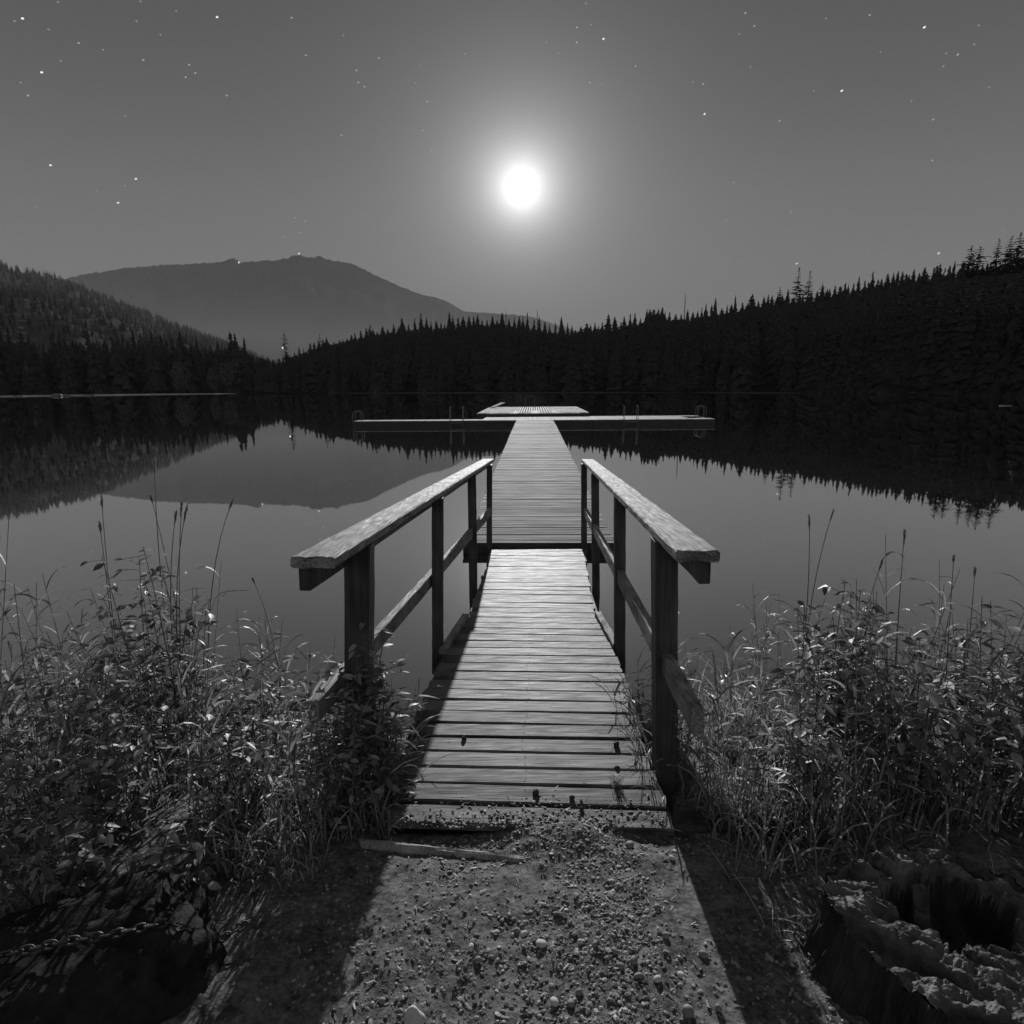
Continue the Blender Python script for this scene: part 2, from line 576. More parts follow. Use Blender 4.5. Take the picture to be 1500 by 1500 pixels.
pb = MB()
for i in range(32000):
    y = random.uniform(.75, 2.35)
    x = random.gauss(.1, .42) if random.random() < .7 else random.uniform(-1.3, 1.3)
    if random.random() < .3:
        x = random.gauss(.45, .2)
    dens = nz(x, y, 2, 2.5)
    if dens < random.uniform(-.55, .25):
        continue
    r = .0022 + .0072 * random.random() ** 3.8
    if y > 2.12 and (abs(x) > .62):
        continue
    z = gz(x, y)
    if y > 2.1 and abs(x) < .64:
        if random.random() < frac(2.08, 2.34, y) * 1.0:
            continue
        z = max(z, ramp_z(y))
    if r < .0042:
        o8 = [(1, 0, 0), (0, 1, 0), (-1, 0, 0), (0, -1, 0), (0, 0, .7), (0, 0, -.7)]
        ra = random.uniform(0, 6.28)
        pb.add([Vector((x, y, z + r * .1)) + Matrix.Rotation(ra, 3, 'Z') @ Vector((p[0] * r * random.uniform(.7, 1.4), p[1] * r * random.uniform(.6, 1.1), p[2] * r * random.uniform(.5, 1.1))) for p in o8],
               [(0, 1, 4), (1, 2, 4), (2, 3, 4), (3, 0, 4)], random.random() ** 1.4)
    else:
        pb.add([p + Vector((x, y, z + r * .12)) for p in stone_shape(r, .5, .3)], icf, random.random() ** 1.4)
for i in range(900):          # wood chips and bits of litter
    y = random.uniform(.8, 2.4); x = random.gauss(0, .5)
    L = random.uniform(.003, .013); a = random.uniform(0, 6.28)
    z = max(gz(x, y), ramp_z(y) if (y > 2.12 and abs(x) < .6) else -9) + .004
    if y > 2.2 and random.random() < .6:
        continue
    d = Vector((math.cos(a), math.sin(a), random.uniform(-.2, .3))) * L; s = Vector((-math.sin(a), math.cos(a), random.uniform(-.3, .3))) * L * .28
    c = Vector((x, y, z))
    pb.add([c - d - s, c + d - s * .6, c + d * 1.1 + s * .5, c - d * .9 + s], [(0, 1, 2, 3)], random.random())
tag(pb.build('gravel', M['pebble']), 'small pebbles and litter spread over the path', 'gravel', kind='stuff')


def on_ground(px, py):
    z = .45
    for _ in range(12):
        p = onz(px, py, z); z = gz(p[0], p[1])
    return Vector(p)


# stones one can pick out on the path
st = MB()
big = [(793, 1385, .016), (908, 1417, .014), (935, 1432, .013), (997, 1430, .012), (922, 1240, .019), (962, 1332, .017), (984, 1258, .011), (1008, 1485, .022), (700, 1408, .013), (768, 1370, .012),
       (848, 1456, .014), (872, 1385, .011), (812, 1470, .014), (836, 1472, .015), (928, 1410, .018), (850, 1382, .012), (560, 1468, .012), (1052, 1478, .012), (690, 1390, .014), (757, 1365, .014), (900, 1395, .012), (963, 1436, .013), (1030, 1400, .014), (975, 1372, .013)]
for i, (px, py, r) in enumerate(big):
    p = on_ground(px, py)
    b = MB(); b.add([q + p + Vector((0, 0, r * .4)) for q in stone_shape(r * 1.15, .75, .16)], icf)
    o = b.build('stone', M['greystone'] if i % 3 else M['stone'], None, p)
    o.modifiers.new('round', 'SUBSURF').levels = 1
    o.modifiers['round'].render_levels = 2
    tag(o, 'rounded loose stone lying on the gravel path', 'stone', 'loose stones on the gravel path')
p = on_ground(605, 1496)
b = MB()
rings = [(0, .022, .018), (.018, .024, .020), (.034, .019, .016), (.048, .012, .011), (.056, .004, .004)]
vs = []
for z, rx, ry in rings:
    for k in range(10):
        a = 2 * math.pi * k / 10
        vs.append(p + Vector((rx * math.cos(a) * random.uniform(.85, 1.15) + (.010 if (k in (0, 1, 9) and z < .03) else 0), ry * math.sin(a), z - .008)))
fs = [(i * 10 + k, i * 10 + (k + 1) % 10, i * 10 + 10 + (k + 1) % 10, i * 10 + 10 + k) for i in range(4) for k in range(10)] + [tuple(40 + k for k in range(10))]
b.add(vs, fs)
o = b.build('pale_stone', M['stone'], None, p, True)
tag(o, 'pale upright pointed stone standing in the gravel at the bottom of the photo', 'stone')

# ------------------------------------------------------------------ gangway (ramp with two handrails)
def ramp_edge_pts(lst):
    out_ = []
    for px, py in lst:
        z = .3
        for _ in range(20):
            p = onz(px, py, z); z = ramp_z(p[1])
        out_.append((p[1], p[0]))
    return sorted(out_)


Ledge = ramp_edge_pts([(717, 804), (713.8, 829.6), (698.6, 867), (688, 903), (652, 951), (633, 993), (604, 1070)])
Redge = ramp_edge_pts([(858, 804), (857.5, 829.6), (862, 855), (873, 901), (899, 947), (915.6, 1000), (930, 1058), (945, 1100)])


def interp(pts, y):
    return float(np.interp(y, [p[0] for p in pts], [p[1] for p in pts]))


GW = empty('gangway', (0.02, 2.13, .41), 'sloping wooden ramp of cross boards with two handrails leading from the bank to the dock', 'ramp')
dk = MB()
y = 2.10
k = 0
while y < 7.52:
    pit = .139
    yc = y + pit / 2
    gap = random.uniform(.020, .027)
    if yc < 3.0:
        gap += .004
    l = interp(Ledge, yc); r = interp(Redge, yc)
    if yc < 2.7:
        l = -.54 - .01 * (2.7 - yc); r = .655 - .055 * (yc < 2.6) * 0 - .04 * (2.7 - yc)
    l += random.uniform(-.014, .010); r += random.uniform(-.010, .014)
    zc = ramp_z(yc) - .019 + random.uniform(-.003, .003)
    tilt = random.uniform(-.004, .004)
    dk.beam((l, yc - .0577 * (l - .2) * .9 + random.uniform(-.004, .004), zc + tilt), (r, yc - .0577 * (r - .2) * .9 + random.uniform(-.004, .004), zc - tilt + random.uniform(-.003, .003)),
            pit - gap, .038, segs=14, jit=.0013, ch=.006, tone=random.random(), seed=k + 1, nw=3, endj=.018)
    for fx in (.07, .5, .93):            # nail heads over the stringers
        for fy in (-.035, .035):
            xx = l + (r - l) * fx + random.uniform(-.012, .012); yy = yc - .0577 * (xx - .2) * .9 + fy + random.uniform(-.008, .008)
            rr = random.uniform(.0035, .0055)
            dk.add([(xx + rr * math.cos(q * 1.0472), yy + rr * math.sin(q * 1.0472), zc + .0215 + tilt * (1 - 2 * fx)) for q in range(6)], [tuple(range(6))], -1.2)
    y += pit; k += 1
dk.build('deck', M['board'], GW, smooth=False)
sb = MB()
for fx in (-.5, .1, .62):
    a_, b_ = Vector((fx * .98, 2.2, ramp_z(2.2) - .125)), Vector((.33 + fx * .85 - .02, 7.45, ramp_z(7.45) - .125))
    sb.beam(a_, b_, .05, .17, segs=8, jit=.003)
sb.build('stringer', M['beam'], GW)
# narrow ledge boards where the deck steps in
for nm, pts in (('ledge', [(648, 957), (682, 905)]), ('ledge', [(903, 950), (876, 902)])):
    q = ramp_edge_pts(pts)
    lb = MB()
    lb.beam((q[0][1], q[0][0], ramp_z(q[0][0]) + .012), (q[1][1], q[1][0], ramp_z(q[1][0]) + .012), .055, .045, segs=10, jit=.008, ch=.005, nw=2, seed=3, endj=.03)
    lb.build('ledge_board', M['rail'], GW)


def handrail(sgn, cap0, cap1, posts, offset, mid, label):
    """cap rail with a beam under it, four posts and a middle rail"""
    c = MB()
    c.beam(cap0, cap1, .155, .042, segs=120, jit=.003, ch=.007, nw=8, seed=5 + sgn, endj=.02)
    root = c.build('handrail', M['rail'], GW, smooth=False)
    # children carry coordinates relative to the gangway (the handrail sits at its parent's origin)
    a_, b_ = Vector(cap0), Vector(cap1)
    d = (b_ - a_).normalized()
    u = MB()
    u.beam(a_ + d * .02 + Vector((offset, 0, -.064)), b_ - d * .05 + Vector((offset, 0, -.064)), .042, .088, segs=30, jit=.003, seed=8 + sgn)
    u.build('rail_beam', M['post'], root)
    for i, (top, bot, w_) in enumerate(posts):
        pm = MB()
        pm.beam(bot, top, w_, w_ * .95, up=(0, 1, 0), segs=16, jit=.003, ch=.006, nw=2, seed=i + 20 * sgn)
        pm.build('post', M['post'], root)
    mm = MB()
    mm.beam(mid[0], mid[1], .045, .095, segs=40, jit=.004, ch=.004, nw=3, seed=31 + sgn, endj=.02)
    mm.build('middle_rail', M['rail'], root)
    return root


def pp(px, py, Y):
    return Vector(ony(px, py, Y))


CAPL = ((-.690, 1.985, 1.578), (-.312, 8.05, 1.185))
CAPR = ((.657, 2.04, 1.573), (.990, 7.75, 1.205))


def post_ends(cap, tx, ty, bx, by, Y):
    """post under the cap rail: lines up with the photo at its top and foot"""
    t = pp(tx, ty, Y); b = pp(bx, by, Y)
    q = (Y - cap[0][1]) / (cap[1][1] - cap[0][1])
    zc = cap[0][2] + (cap[1][2] - cap[0][2]) * q - .023
    k = (zc - b.z) / (t.z - b.z)
    return b + (t - b) * k, b


Lp = [post_ends(CAPL, 527, 812, 526, 1232, 2.46) + (.108,), post_ends(CAPL, 641.3, 748, 641.3, 985, 4.05) + (.076,), post_ends(CAPL, 691.3, 711, 694, 905, 6.0) + (.084,), post_ends(CAPL, 717, 682, 716.5, 850, 7.5) + (.070,)]
Rp = [post_ends(CAPR, 973, 800, 974, 1232, 2.48) + (.098,), post_ends(CAPR, 907.7, 729, 907.7, 985, 4.02) + (.074,), post_ends(CAPR, 871.5, 696, 873.5, 910, 6.0) + (.074,), post_ends(CAPR, 855.5, 679, 855.5, 855, 7.5) + (.070,)]
handrail(-1, CAPL[0], CAPL[1], Lp, -.040, (pp(459, 1042, 2.13), pp(718.5, 748, 7.5)), '')
handrail(1, CAPR[0], CAPR[1], Rp, .034, (pp(1022, 1056, 1.92), pp(858, 750, 7.2)), '')

# ------------------------------------------------------------------ floating dock (walkway), cross dock, swim platform
DA = rad(2.12)


def D(u, v, z):
    return Vector((u * math.cos(DA) + v * math.sin(DA), -u * math.sin(DA) + v * math.cos(DA), z))


def dock_top(v):
    return .14 + .16 * frac(7.5, 33.4, v)


FD = empty('floating_dock', D(.07, 7.65, 0), 'long straight floating walkway of cross boards running out into the lake', 'dock')
db = MB()
v = 7.62; k = 0
while v < 33.30:
    pit = .146
    gap = random.uniform(.010, .019)
    if k in (34, 62, 104):
        gap = .045
    jz = random.uniform(-.004, .004)
    db.beam(D(-.94 + random.uniform(-.015, .012), v + pit / 2, dock_top(v) - .02 + jz), D(1.08 + random.uniform(-.012, .015), v + pit / 2, dock_top(v) - .02 + jz + random.uniform(-.003, .003)),
            pit - gap, .04, segs=6 if v < 16 else 2, jit=.0025, ch=.004, tone=random.random(), seed=k, nw=2 if v < 16 else 1, endj=.01)
    v += pit; k += 1
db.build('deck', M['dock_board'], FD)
bm_ = MB()
bm_.beam(D(-.93, 7.60, .055), D(1.07, 7.60, .055), .06, .11, segs=6, jit=.003)
bm_.build('end_beam', M['beam'], FD)
for uu in (-.90, 1.04):
    bm_ = MB()
    bm_.beam(D(uu, 7.65, dock_top(7.6) - .10), D(uu, 33.35, dock_top(33.3) - .10), .06, .12, segs=10)
    bm_.build('side_beam', M['beam'], FD)
for vv in (10.0, 16.0, 22.0, 28.0):
    bm_ = MB()
    bm_.beam(D(-.6, vv, .02), D(.75, vv, .02), .9, .10, segs=1, ch=.02)
    bm_.build('float', M['beam'], FD)

CD = empty('cross_dock', D(0, 35, 0), 'wide T-shaped cross dock floating at the end of the walkway with steel ladders', 'dock')
cd = MB()
u = -10.06; k = 0
while u < 9.9:
    vb = 34.55 if u < -3.0 else 37.25
    v0 = 33.43
    if u > 8.7:
        v0, vb = 33.43, 34.4
    cd.beam(D(u + .07, v0, .28), D(u + .07, vb, .28), .136 - random.uniform(0, .004), .04, tone=random.random(), seed=k, ch=.003)
    if u > 8.7:
        cd.beam(D(u + .07, 36.4, .28), D(u + .07, 37.25, .28), .136, .04, tone=random.random(), seed=k, ch=.003)
    u += .146; k += 1
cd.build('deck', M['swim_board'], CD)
for (a_, b_) in ((D(-10.06, 33.40, .12), D(9.95, 33.40, .12)), (D(-10.03, 34.53, .12), D(-3.05, 34.53, .12)), (D(-3.0, 37.24, .12), D(8.7, 37.24, .12))):
    f = MB(); f.beam(a_, b_, .05, .28, segs=4); f.build('fascia_beam', M['beam'], CD)
for (a_, b_) in ((D(-10.03, 33.43, .12), D(-10.03, 34.5, .12)), (D(9.92, 33.43, .12), D(9.92, 37.2, .12))):
    f = MB(); f.beam(a_, b_, .05, .28, segs=2); f.build('end_beam', M['beam'], CD)


def ladder(parent, u, v, z, out_v, gapw=.62, dirn='v', h=.72):
    """pair of bent steel grab rails with rungs going down into the water; out_v = which way the water lies"""
    m = MB()
    for s in (-1, 1):
        pts = []
        for q in range(13):
            a = math.pi * q / 12
            run = .24 * math.cos(a); zz = z + h - .24 + .24 * math.sin(a)
            if dirn == 'v':
                pts.append(D(u + s * gapw / 2, v + out_v * -run, zz))
            else:
                pts.append(D(u + out_v * -run, v + s * gapw / 2, zz))
        if dirn == 'v':
            pts = [D(u + s * gapw / 2, v - out_v * .24, z)] + pts + [D(u + s * gapw / 2, v + out_v * .24, -.5)]
        else:
            pts = [D(u - out_v * .24, v + s * gapw / 2, z)] + pts + [D(u + out_v * .24, v + s * gapw / 2, -.5)]
        m.tube(pts, .016, 8)
    for zz in (-.05, .18):
        if dirn == 'v':
            m.tube([D(u - gapw / 2, v + out_v * .24, zz), D(u + gapw / 2, v + out_v * .24, zz)], .018, 6)
        else:
            m.tube([D(u + out_v * .24, v - gapw / 2, zz), D(u + out_v * .24, v + gapw / 2, zz)], .018, 6)
    m.build('ladder', M['steel'], parent, smooth=True)


def uof(px, py, v_):
    """dock u-coordinate seen at a pixel for a given distance"""
    q = ony(px, py, v_)
    return q[0] * math.cos(DA) - q[1] * math.sin(DA)


ladder(CD, uof(668.5, 610, 33.4), 33.45, .3, -1, .72)
ladder(CD, uof(923, 610, 33.4), 33.45, .3, -1, .74)
ladder(CD, -9.95, 33.95, .3, -1, .5, 'u', .55)
ladder(CD, 9.85, 36.0, .3, 1, .5, 'u', .62)

SP = empty('swim_platform', D(0, 42, 0), 'raised square swim platform of narrow slats moored behind the cross dock', 'platform')
sp = MB()
u = -3.5; k = 0
while u < 3.35:
    vv = 37.36
    while vv < 47.4:
        sp.beam(D(u + .08, vv + .02, .50), D(u + .08, vv + .94, .50), .115, .04, tone=random.random(), ch=.003)
        vv += .98
    u += .165; k += 1
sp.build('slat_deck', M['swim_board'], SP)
for (a_, b_) in ((D(-3.52, 37.33, .30), D(3.42, 37.33, .30)), (D(-3.52, 47.3, .30), D(3.42, 47.3, .30)), (D(-3.5, 37.37, .30), D(-3.5, 47.25, .30)), (D(3.4, 37.37, .30), D(3.4, 47.25, .30))):
    f = MB(); f.beam(a_, b_, .05, .34, segs=2); f.build('side_beam', M['beam'], SP)
f = MB(); f.beam(D(0, 37.8, .10), D(0, 46.9, .10), 6.6, .36, ch=.05); f.build('float', M['beam'], SP)
ladder(SP, uof(776, 583, 47.5), 47.3, .5, 1, .72)
f = MB()
f.beam(D(-3.15, 45.6, .56), D(-2.35, 47.0, .88), .4, .06, segs=4)
f.build('raised_board', M['swim_board'], SP)

# ------------------------------------------------------------------ timbers, stumps and chains at the ramp foot
a_ = on_ground(530, 1237); b_ = on_ground(775, 1258)
e = MB()
e.beam(a_ + Vector((0, 0, -.004)), b_ + Vector((0, 0, -.022)), .045, .05, segs=24, jit=.006, ch=.014, nw=3, seed=77, endj=.03)
tag(e.build('edging_log', M['rail'], None, a_), 'thin bleached edging timber half buried in the gravel below the ramp', 'timber')
a_ = on_ground(990, 1222); b_ = on_ground(1165, 1226)
e = MB()
e.beam(a_ + Vector((0, .03, .015)), b_ + Vector((0, .03, .02)), .11, .07, segs=10, jit=.01, ch=.012, nw=3, seed=41)
tag(e.build('timber_block', M['bark_and_shade'], None, a_), 'dark squared timber lying in shadow at the foot of the right post', 'timber')


def stump(name, c, R, H, seed, mat, hollow=.55):
    rs = random.Random(seed)
    n = 260
    outer, top = MB(), MB()
    levels = [0, .18, .4, .62, .82, 1.0]
    ov = []
    prof = []
    for i in range(n):
        a = 2 * math.pi * i / n
        ca, sa = math.cos(a), math.sin(a)
        ridge = .06 * nz(ca * 9, sa * 9, seed) + .05 * nz(ca * 3, sa * 3, seed + 5) + .022 * abs(nz(ca * 22, sa * 22, seed + 2))
        ro = R * (1 + 1.0 * ridge + .20 * nz(ca * 1.3, sa * 1.3, seed + 8))
        hh = H * (1 + .16 * nz(ca * 1.6, sa * 1.6, seed + 3) + .10 * nz(ca * 8, sa * 8, seed + 4))
        ri = ro * (hollow + .22 * nz(ca * 2.4, sa * 2.4, seed + 6) + .12 * nz(ca * 9, sa * 9, seed + 7))
        prof.append((ca, sa, ro, ri, hh))
    for (ca, sa, ro, ri, hh) in prof:
        for t in levels:
            fl = 1 + .10 * (1 - t) ** 2 - .03 * t
            j = 1 + .05 * nz(ca * 14, sa * 14, t * 3 + seed) + .03 * nz(ca * 40, sa * 40, t * 5 + seed)
            ov.append(Vector((c[0] + ca * ro * fl * j, c[1] + sa * ro * fl * j, c[2] - .06 + (hh + .06) * t)))
    m = len(levels)
    fs = [(i * m + k, ((i + 1) % n) * m + k, ((i + 1) % n) * m + k + 1, i * m + k + 1) for i in range(n) for k in range(m - 1)]
    outer.add(ov, fs)
    root = outer.build(name, M['bark_and_shade'], None, c)
    tv = []
    hol = []
    ml = 46
    hx, hy, hr_ = .10 * R, .22 * R, R * hollow
    for (ca, sa, ro, ri, hh) in prof:
        for k in range(ml):
            q = k / (ml - 1)
            r_ = ro * .97 * (1 - q) + .001
            x_, y_ = ca * r_, sa * r_
            mix = frac(.0, .35, q)
            z = hh * (1 - mix) + H * mix + .016 * nz(x_ * 11, y_ * 11, seed + 11) + .006 * nz(x_ * 34, y_ * 34, seed + 12) + .013 * abs(nz(x_ * 26, y_ * 26, seed + 31)) - .016 * abs(nz(x_ * 14, y_ * 14, seed + 33)) + .007 * nz(x_ * 90, y_ * 90, seed + 13)
            u_, v_ = (x_ * .8 - y_ * .6) * 4.2, (x_ * .6 + y_ * .8) * 15
            cre = nz(u_ + .6 * nz(x_ * 6, y_ * 6, 2), v_ + .9 * nz(x_ * 5, y_ * 5, 9), seed + 15)
            z += (.016 * cre - .05 * frac(-.16, -.42, cre)) * frac(0, .06, q)
            z += .010 * nz(u_ * 1.5, v_ * 3, seed + 21) * (q > 0)
            dh = math.hypot((x_ - hx) * .85, (y_ - hy) * 1.15) / (hr_ * (1 + .32 * nz(ca * 2.3, sa * 2.3, seed + 6) + .18 * nz(ca * 7, sa * 7, seed + 7)))
            z -= (H * .85) * (1 - frac(.80, 1.0, dh))
            tv.append(Vector((c[0] + x_, c[1] + y_, c[2] + max(.01, z))))
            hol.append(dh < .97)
    fs = [(i * ml + k, ((i + 1) % n) * ml + k, ((i + 1) % n) * ml + k + 1, i * ml + k + 1) for i in range(n) for k in range(ml - 1)]
    top.add(tv, [f for f in fs if not all(hol[q] for q in f)])
    top.build('broken_wood', M[mat], root)
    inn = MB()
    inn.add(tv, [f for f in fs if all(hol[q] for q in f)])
    inn.build('hollow', M['bark_and_shade'], root)  # dark bark colour on the inside stands in for the hollow's shade
    for q in range(2):                          # splintered slabs standing in the hollow
        sh = MB()
        a = rs.uniform(0, 6.28); r_ = R * rs.uniform(.25, .6)
        b0 = Vector((c[0] + math.cos(a) * r_, c[1] + math.sin(a) * r_, c[2] + H * .1))
        t0 = b0 + Vector((rs.uniform(-.05, .05), rs.uniform(-.05, .05), H * rs.uniform(.55, .95)))
        sh.beam(b0, t0, rs.uniform(.04, .08), rs.uniform(.015, .03), up=(math.cos(a), math.sin(a), 0), segs=8, jit=.012, nw=3, seed=q + seed, endj=.05)
        sh.build('splinter', M['heart'], root)
    return root


c = Vector((1.20, 1.345, gz(1.20, 1.345)))
tag(stump('tree_stump', c, .31, .19, 3, 'heart', .50), 'hollow rotten tree stump with a broken rim beside the gravel path at lower right', 'stump')
bx, by = -1.27, 1.40
bz = gz(bx, by)
bo = MB()
nu_, nv2 = 72, 30
bv = []
for jj in range(nv2 + 1):
    t = jj / nv2
    for ii in range(nu_):
        a = 2 * math.pi * ii / nu_
        r_ = .34 * math.cos(t * math.pi / 2) ** .45
        k_ = r_ / .34
        X_, Y_, Z_ = math.cos(a) * k_, math.sin(a) * k_, math.sin(t * math.pi / 2) * .6
        d = 1 + .22 * nz(X_ * 1.3 + 4, Y_ * 1.3, Z_ + 3) + .09 * nz(X_ * 4, Y_ * 4, Z_ * 4) + .05 * nz(X_ * 11, Y_ * 11, Z_ * 11) + .02 * nz(X_ * 30, Y_ * 30, Z_ * 30)
        bv.append((bx + 1.15 * r_ * d * math.cos(a), by + .85 * r_ * d * math.sin(a), bz - .05 + .19 * math.sin(t * math.pi / 2) * d))
bf = [(jj * nu_ + ii, jj * nu_ + (ii + 1) % nu_, (jj + 1) * nu_ + (ii + 1) % nu_, (jj + 1) * nu_ + ii) for jj in range(nv2) for ii in range(nu_)]
bo.add(bv, bf)
tag(bo.build('boulder', M['shade_rock'], None, (bx, by, bz), True), 'dark low boulder in deep shadow at lower left with a chain lying across it', 'boulder')


def chain(pts, label, seed):
    m = MB()
    pts = [Vector(p) for p in pts]
    seg = []
    for a, b in zip(pts[:-1], pts[1:]):
        seg.append((a, b, (b - a).length))
    tot = sum(s[2] for s in seg)
    n = int(tot / .026)
    for i in range(n):
        q = tot * (i + .5) / n
        for a, b, L in seg:
            if q <= L:
                break
            q -= L
        p = a + (b - a) * (q / L) + Vector((0, 0, .008)); d = (b - a).normalized()
        s = d.cross(Vector((0, 0, 1))).normalized(); up = s.cross(d)
        t = (s * .8 + up * .5) if i % 2 else (s * .5 - up * .8)
        ring = []
        for k in range(14):
            an = 2 * math.pi * k / 14
            ring.append(p + d * (.019 * math.cos(an)) + t * (.010 * math.sin(an)))
        m.tube(ring + [ring[0], ring[1]], .0034, 6)
    return tag(m.build('chain', M['iron'], None, pts[0], True), label, 'chain')


chain([on_ground(px, py) for px, py in [(1165, 1372), (1190, 1405), (1225, 1440), (1270, 1462), (1320, 1478), (1370, 1500)]], 'rusty chain lying on the ground around the foot of the hollow stump', 4)
def rock_top(x, y):
    dx, dy = (x - bx) / (1.15 * .34), (y - by) / (.85 * .34)
    return bz - .03 + .185 * math.sqrt(max(0, 1 - min(1, dx * dx + dy * dy)) ** .8)


chain([Vector((x_, y_, max(rock_top(x_, y_), gz(x_, y_)) + .012)) for x_, y_ in ((-1.52, 1.32), (-1.42, 1.29), (-1.33, 1.31), (-1.22, 1.335), (-1.10, 1.37), (-1.0, 1.43), (-.90, 1.50), (-.84, 1.56))],
      'iron chain lying across the dark boulder at lower left, links catching light', 5)


# pine cones and litter on the ramp boards
def pine_cone(px, py, r, label):
    z = .4
    for _ in range(15):
        p = onz(px, py, z); z = ramp_z(p[1]) if p[1] > 2.1 else gz(p[0], p[1])
    p = Vector(p) + Vector((0, 0, r * .75))
    b = MB()
    n, mrow = 12, 9
    vs = []
    for j in range(mrow):
        t = j / (mrow - 1)
        rr = r * (math.sin(math.pi * min(.999, t * .85 + .1)) ** .8) * (1 + .16 * (j % 2))
        for k in range(n):
            a = 2 * math.pi * (k + .5 * (j % 2)) / n
            q = rr * (1 + .18 * (k % 2))
            vs.append(p + Vector(((t - .5) * r * 2.8, math.cos(a) * q, math.sin(a) * q)))
    fs = [(j * n + k, j * n + (k + 1) % n, (j + 1) * n + (k + 1) % n, (j + 1) * n + k) for j in range(mrow - 1) for k in range(n)]
    fs += [tuple(range(n))[::-1], tuple((mrow - 1) * n + k for k in range(n))]
    b.add(vs, fs)
    o = b.build('pine_cone', M['cone'], None, p)
    o.rotation_euler = (0, random.uniform(-.5, .3), random.uniform(0, 3))
    tag(o, label, 'pine cone', 'pine cones on the ramp')


pine_cone(680, 1083, .010, 'dark pine cone on the ramp boards near the left edge')
pine_cone(903, 1092, .012, 'upright dark pine cone near the right edge of the ramp')
pine_cone(904, 1127, .010, 'dark pine cone in front of another on the right side of the ramp')
pine_cone(785, 1163, .012, 'dark pine cone at the middle of the lower ramp boards')
pine_cone(838, 1170, .009, 'small dark pine cone right of the middle on the lowest boards')
pine_cone(852, 1186, .008, 'small dark pine cone just above the gravel edge of the ramp')

# ------------------------------------------------------------------ bank plants
def bank_low(x):
    """growth stays lower beside the ramp, so the water shows there"""
    return (1 - .42 * frac(-1.25, -.80, x)) if x < 0 else (1 - .34 * (1 - frac(.72, 1.25, x)))


def grass_patch(mb, n, xr, yr, hr, wr=(.003, .0066), lean=.5, ok=None, base=None):
    for i in range(n):
        x = random.uniform(*xr); y = random.uniform(*yr)
        if ok and not ok(x, y):
            continue
        if .52 < x < .86 and y < 2.5 - .5 * (x > .76):
            continue
        if -.70 < x < -.50 and 1.5 < y < 2.05:
            continue
        if nz(x, y, 5, 2.6) < random.uniform(-.45, .35):
            continue
        h = random.uniform(*hr) * (.6 + .8 * random.random() ** 2) * (.38 + .62 * frac(1.6, 2.25, y))
        a = random.uniform(0, 2 * math.pi); l = h * lean * random.uniform(.15, 1.3)
        h *= bank_low(x); l *= bank_low(x)
        z = gz(x, y) - .01
        mb.blade((x, y, z), (x + l * math.cos(a), y + l * math.sin(a), z + h * random.uniform(.55, 1.0)), random.uniform(*wr), random.uniform(.05, .35), 5, random.random(), random.uniform(0, .12) * h)


def leafy_blades(mb, x, y, h, n, tone=.5):
    """reed-like stem carrying long drooping blades"""
    z = gz(x, y)
    h *= bank_low(x) * (1 + .35 * nz(x, y, 9, 2.2))
    a0 = random.uniform(0, 6.28)
    tip = Vector((x + .18 * h * math.cos(a0), y + .18 * h * math.sin(a0), z + h))
    b = Vector((x, y, z - .02))
    mb.tube([b, b.lerp(tip, .5) + Vector((0, 0, .03)), tip], .0022, 4, .0012, tone)
    for k in range(n):
        t = .3 + .7 * k / n
        p = b.lerp(tip, t); a = random.uniform(0, 6.28); L = random.uniform(.08, .2)
        q = p + Vector((math.cos(a) * L, math.sin(a) * L, L * random.uniform(-.35, .75)))
        mb.blade(p, q, random.uniform(.006, .0105), .4, 5, random.random(), .04)


off_ramp = lambda x, y: not (-.60 < x < .66 and y > 1.9)
gl_ = MB()
grass_patch(gl_, 3000, (-2.7, -.62), (1.55, 3.3), (.14, .50), ok=lambda x, y: off_ramp(x, y) and (y > 1.9 or x < -.9 or True) and (x < -.75 or y > 2.0) and (y > 1.75 or x < -.75 - (1.75 - y)))
grass_patch(gl_, 2300, (-1.25, -.66), (1.8, 2.9), (.12, .40), lean=.8)
grass_patch(gl_, 900, (-.84, -.50), (2.05, 3.1), (.2, .6), lean=.6)
for i in range(110):
    leafy_blades(gl_, random.uniform(-2.5, -.72), random.uniform(1.95, 3.0), random.uniform(.5, 1.1), 9)
for i in range(26):
    leafy_blades(gl_, random.uniform(-.74, -.54), random.uniform(2.2, 2.9), random.uniform(.5, .95), 7)
for i in range(70):           # blades lying over the edge of the ramp boards
    y = random.uniform(2.1, 2.75); x = random.uniform(-.60, -.53)
    z = ramp_z(y); a = random.uniform(-1.2, 1.2); L = random.uniform(.07, .2)
    gl_.blade((x, y, z - .06), (x + L * math.cos(a), y + L * math.sin(a), z + L * random.uniform(.15, .8)), random.uniform(.003, .006), .35, 5, random.random(), .03)
tag(gl_.build('bank_grass', M['grass']), 'tangled moonlit grass growing on the bank left of the ramp', 'grass', kind='stuff')
gr_ = MB()
grass_patch(gr_, 3600, (.68, 2.8), (1.75, 3.4), (.16, .54), ok=lambda x, y: x > .74 or y > 2.2)
grass_patch(gr_, 2400, (.70, 1.45), (1.75, 3.3), (.16, .42), lean=.6)
grass_patch(gr_, 260, (.56, .76), (2.2, 3.4), (.14, .34), lean=.6)
for i in range(120):
    leafy_blades(gr_, random.uniform(.84, 2.5), random.uniform(1.95, 3.2), random.uniform(.5, .98), 8)
for i in range(16):
    leafy_blades(gr_, random.uniform(.64, .80), random.uniform(2.55, 3.4), random.uniform(.35, .65), 6)
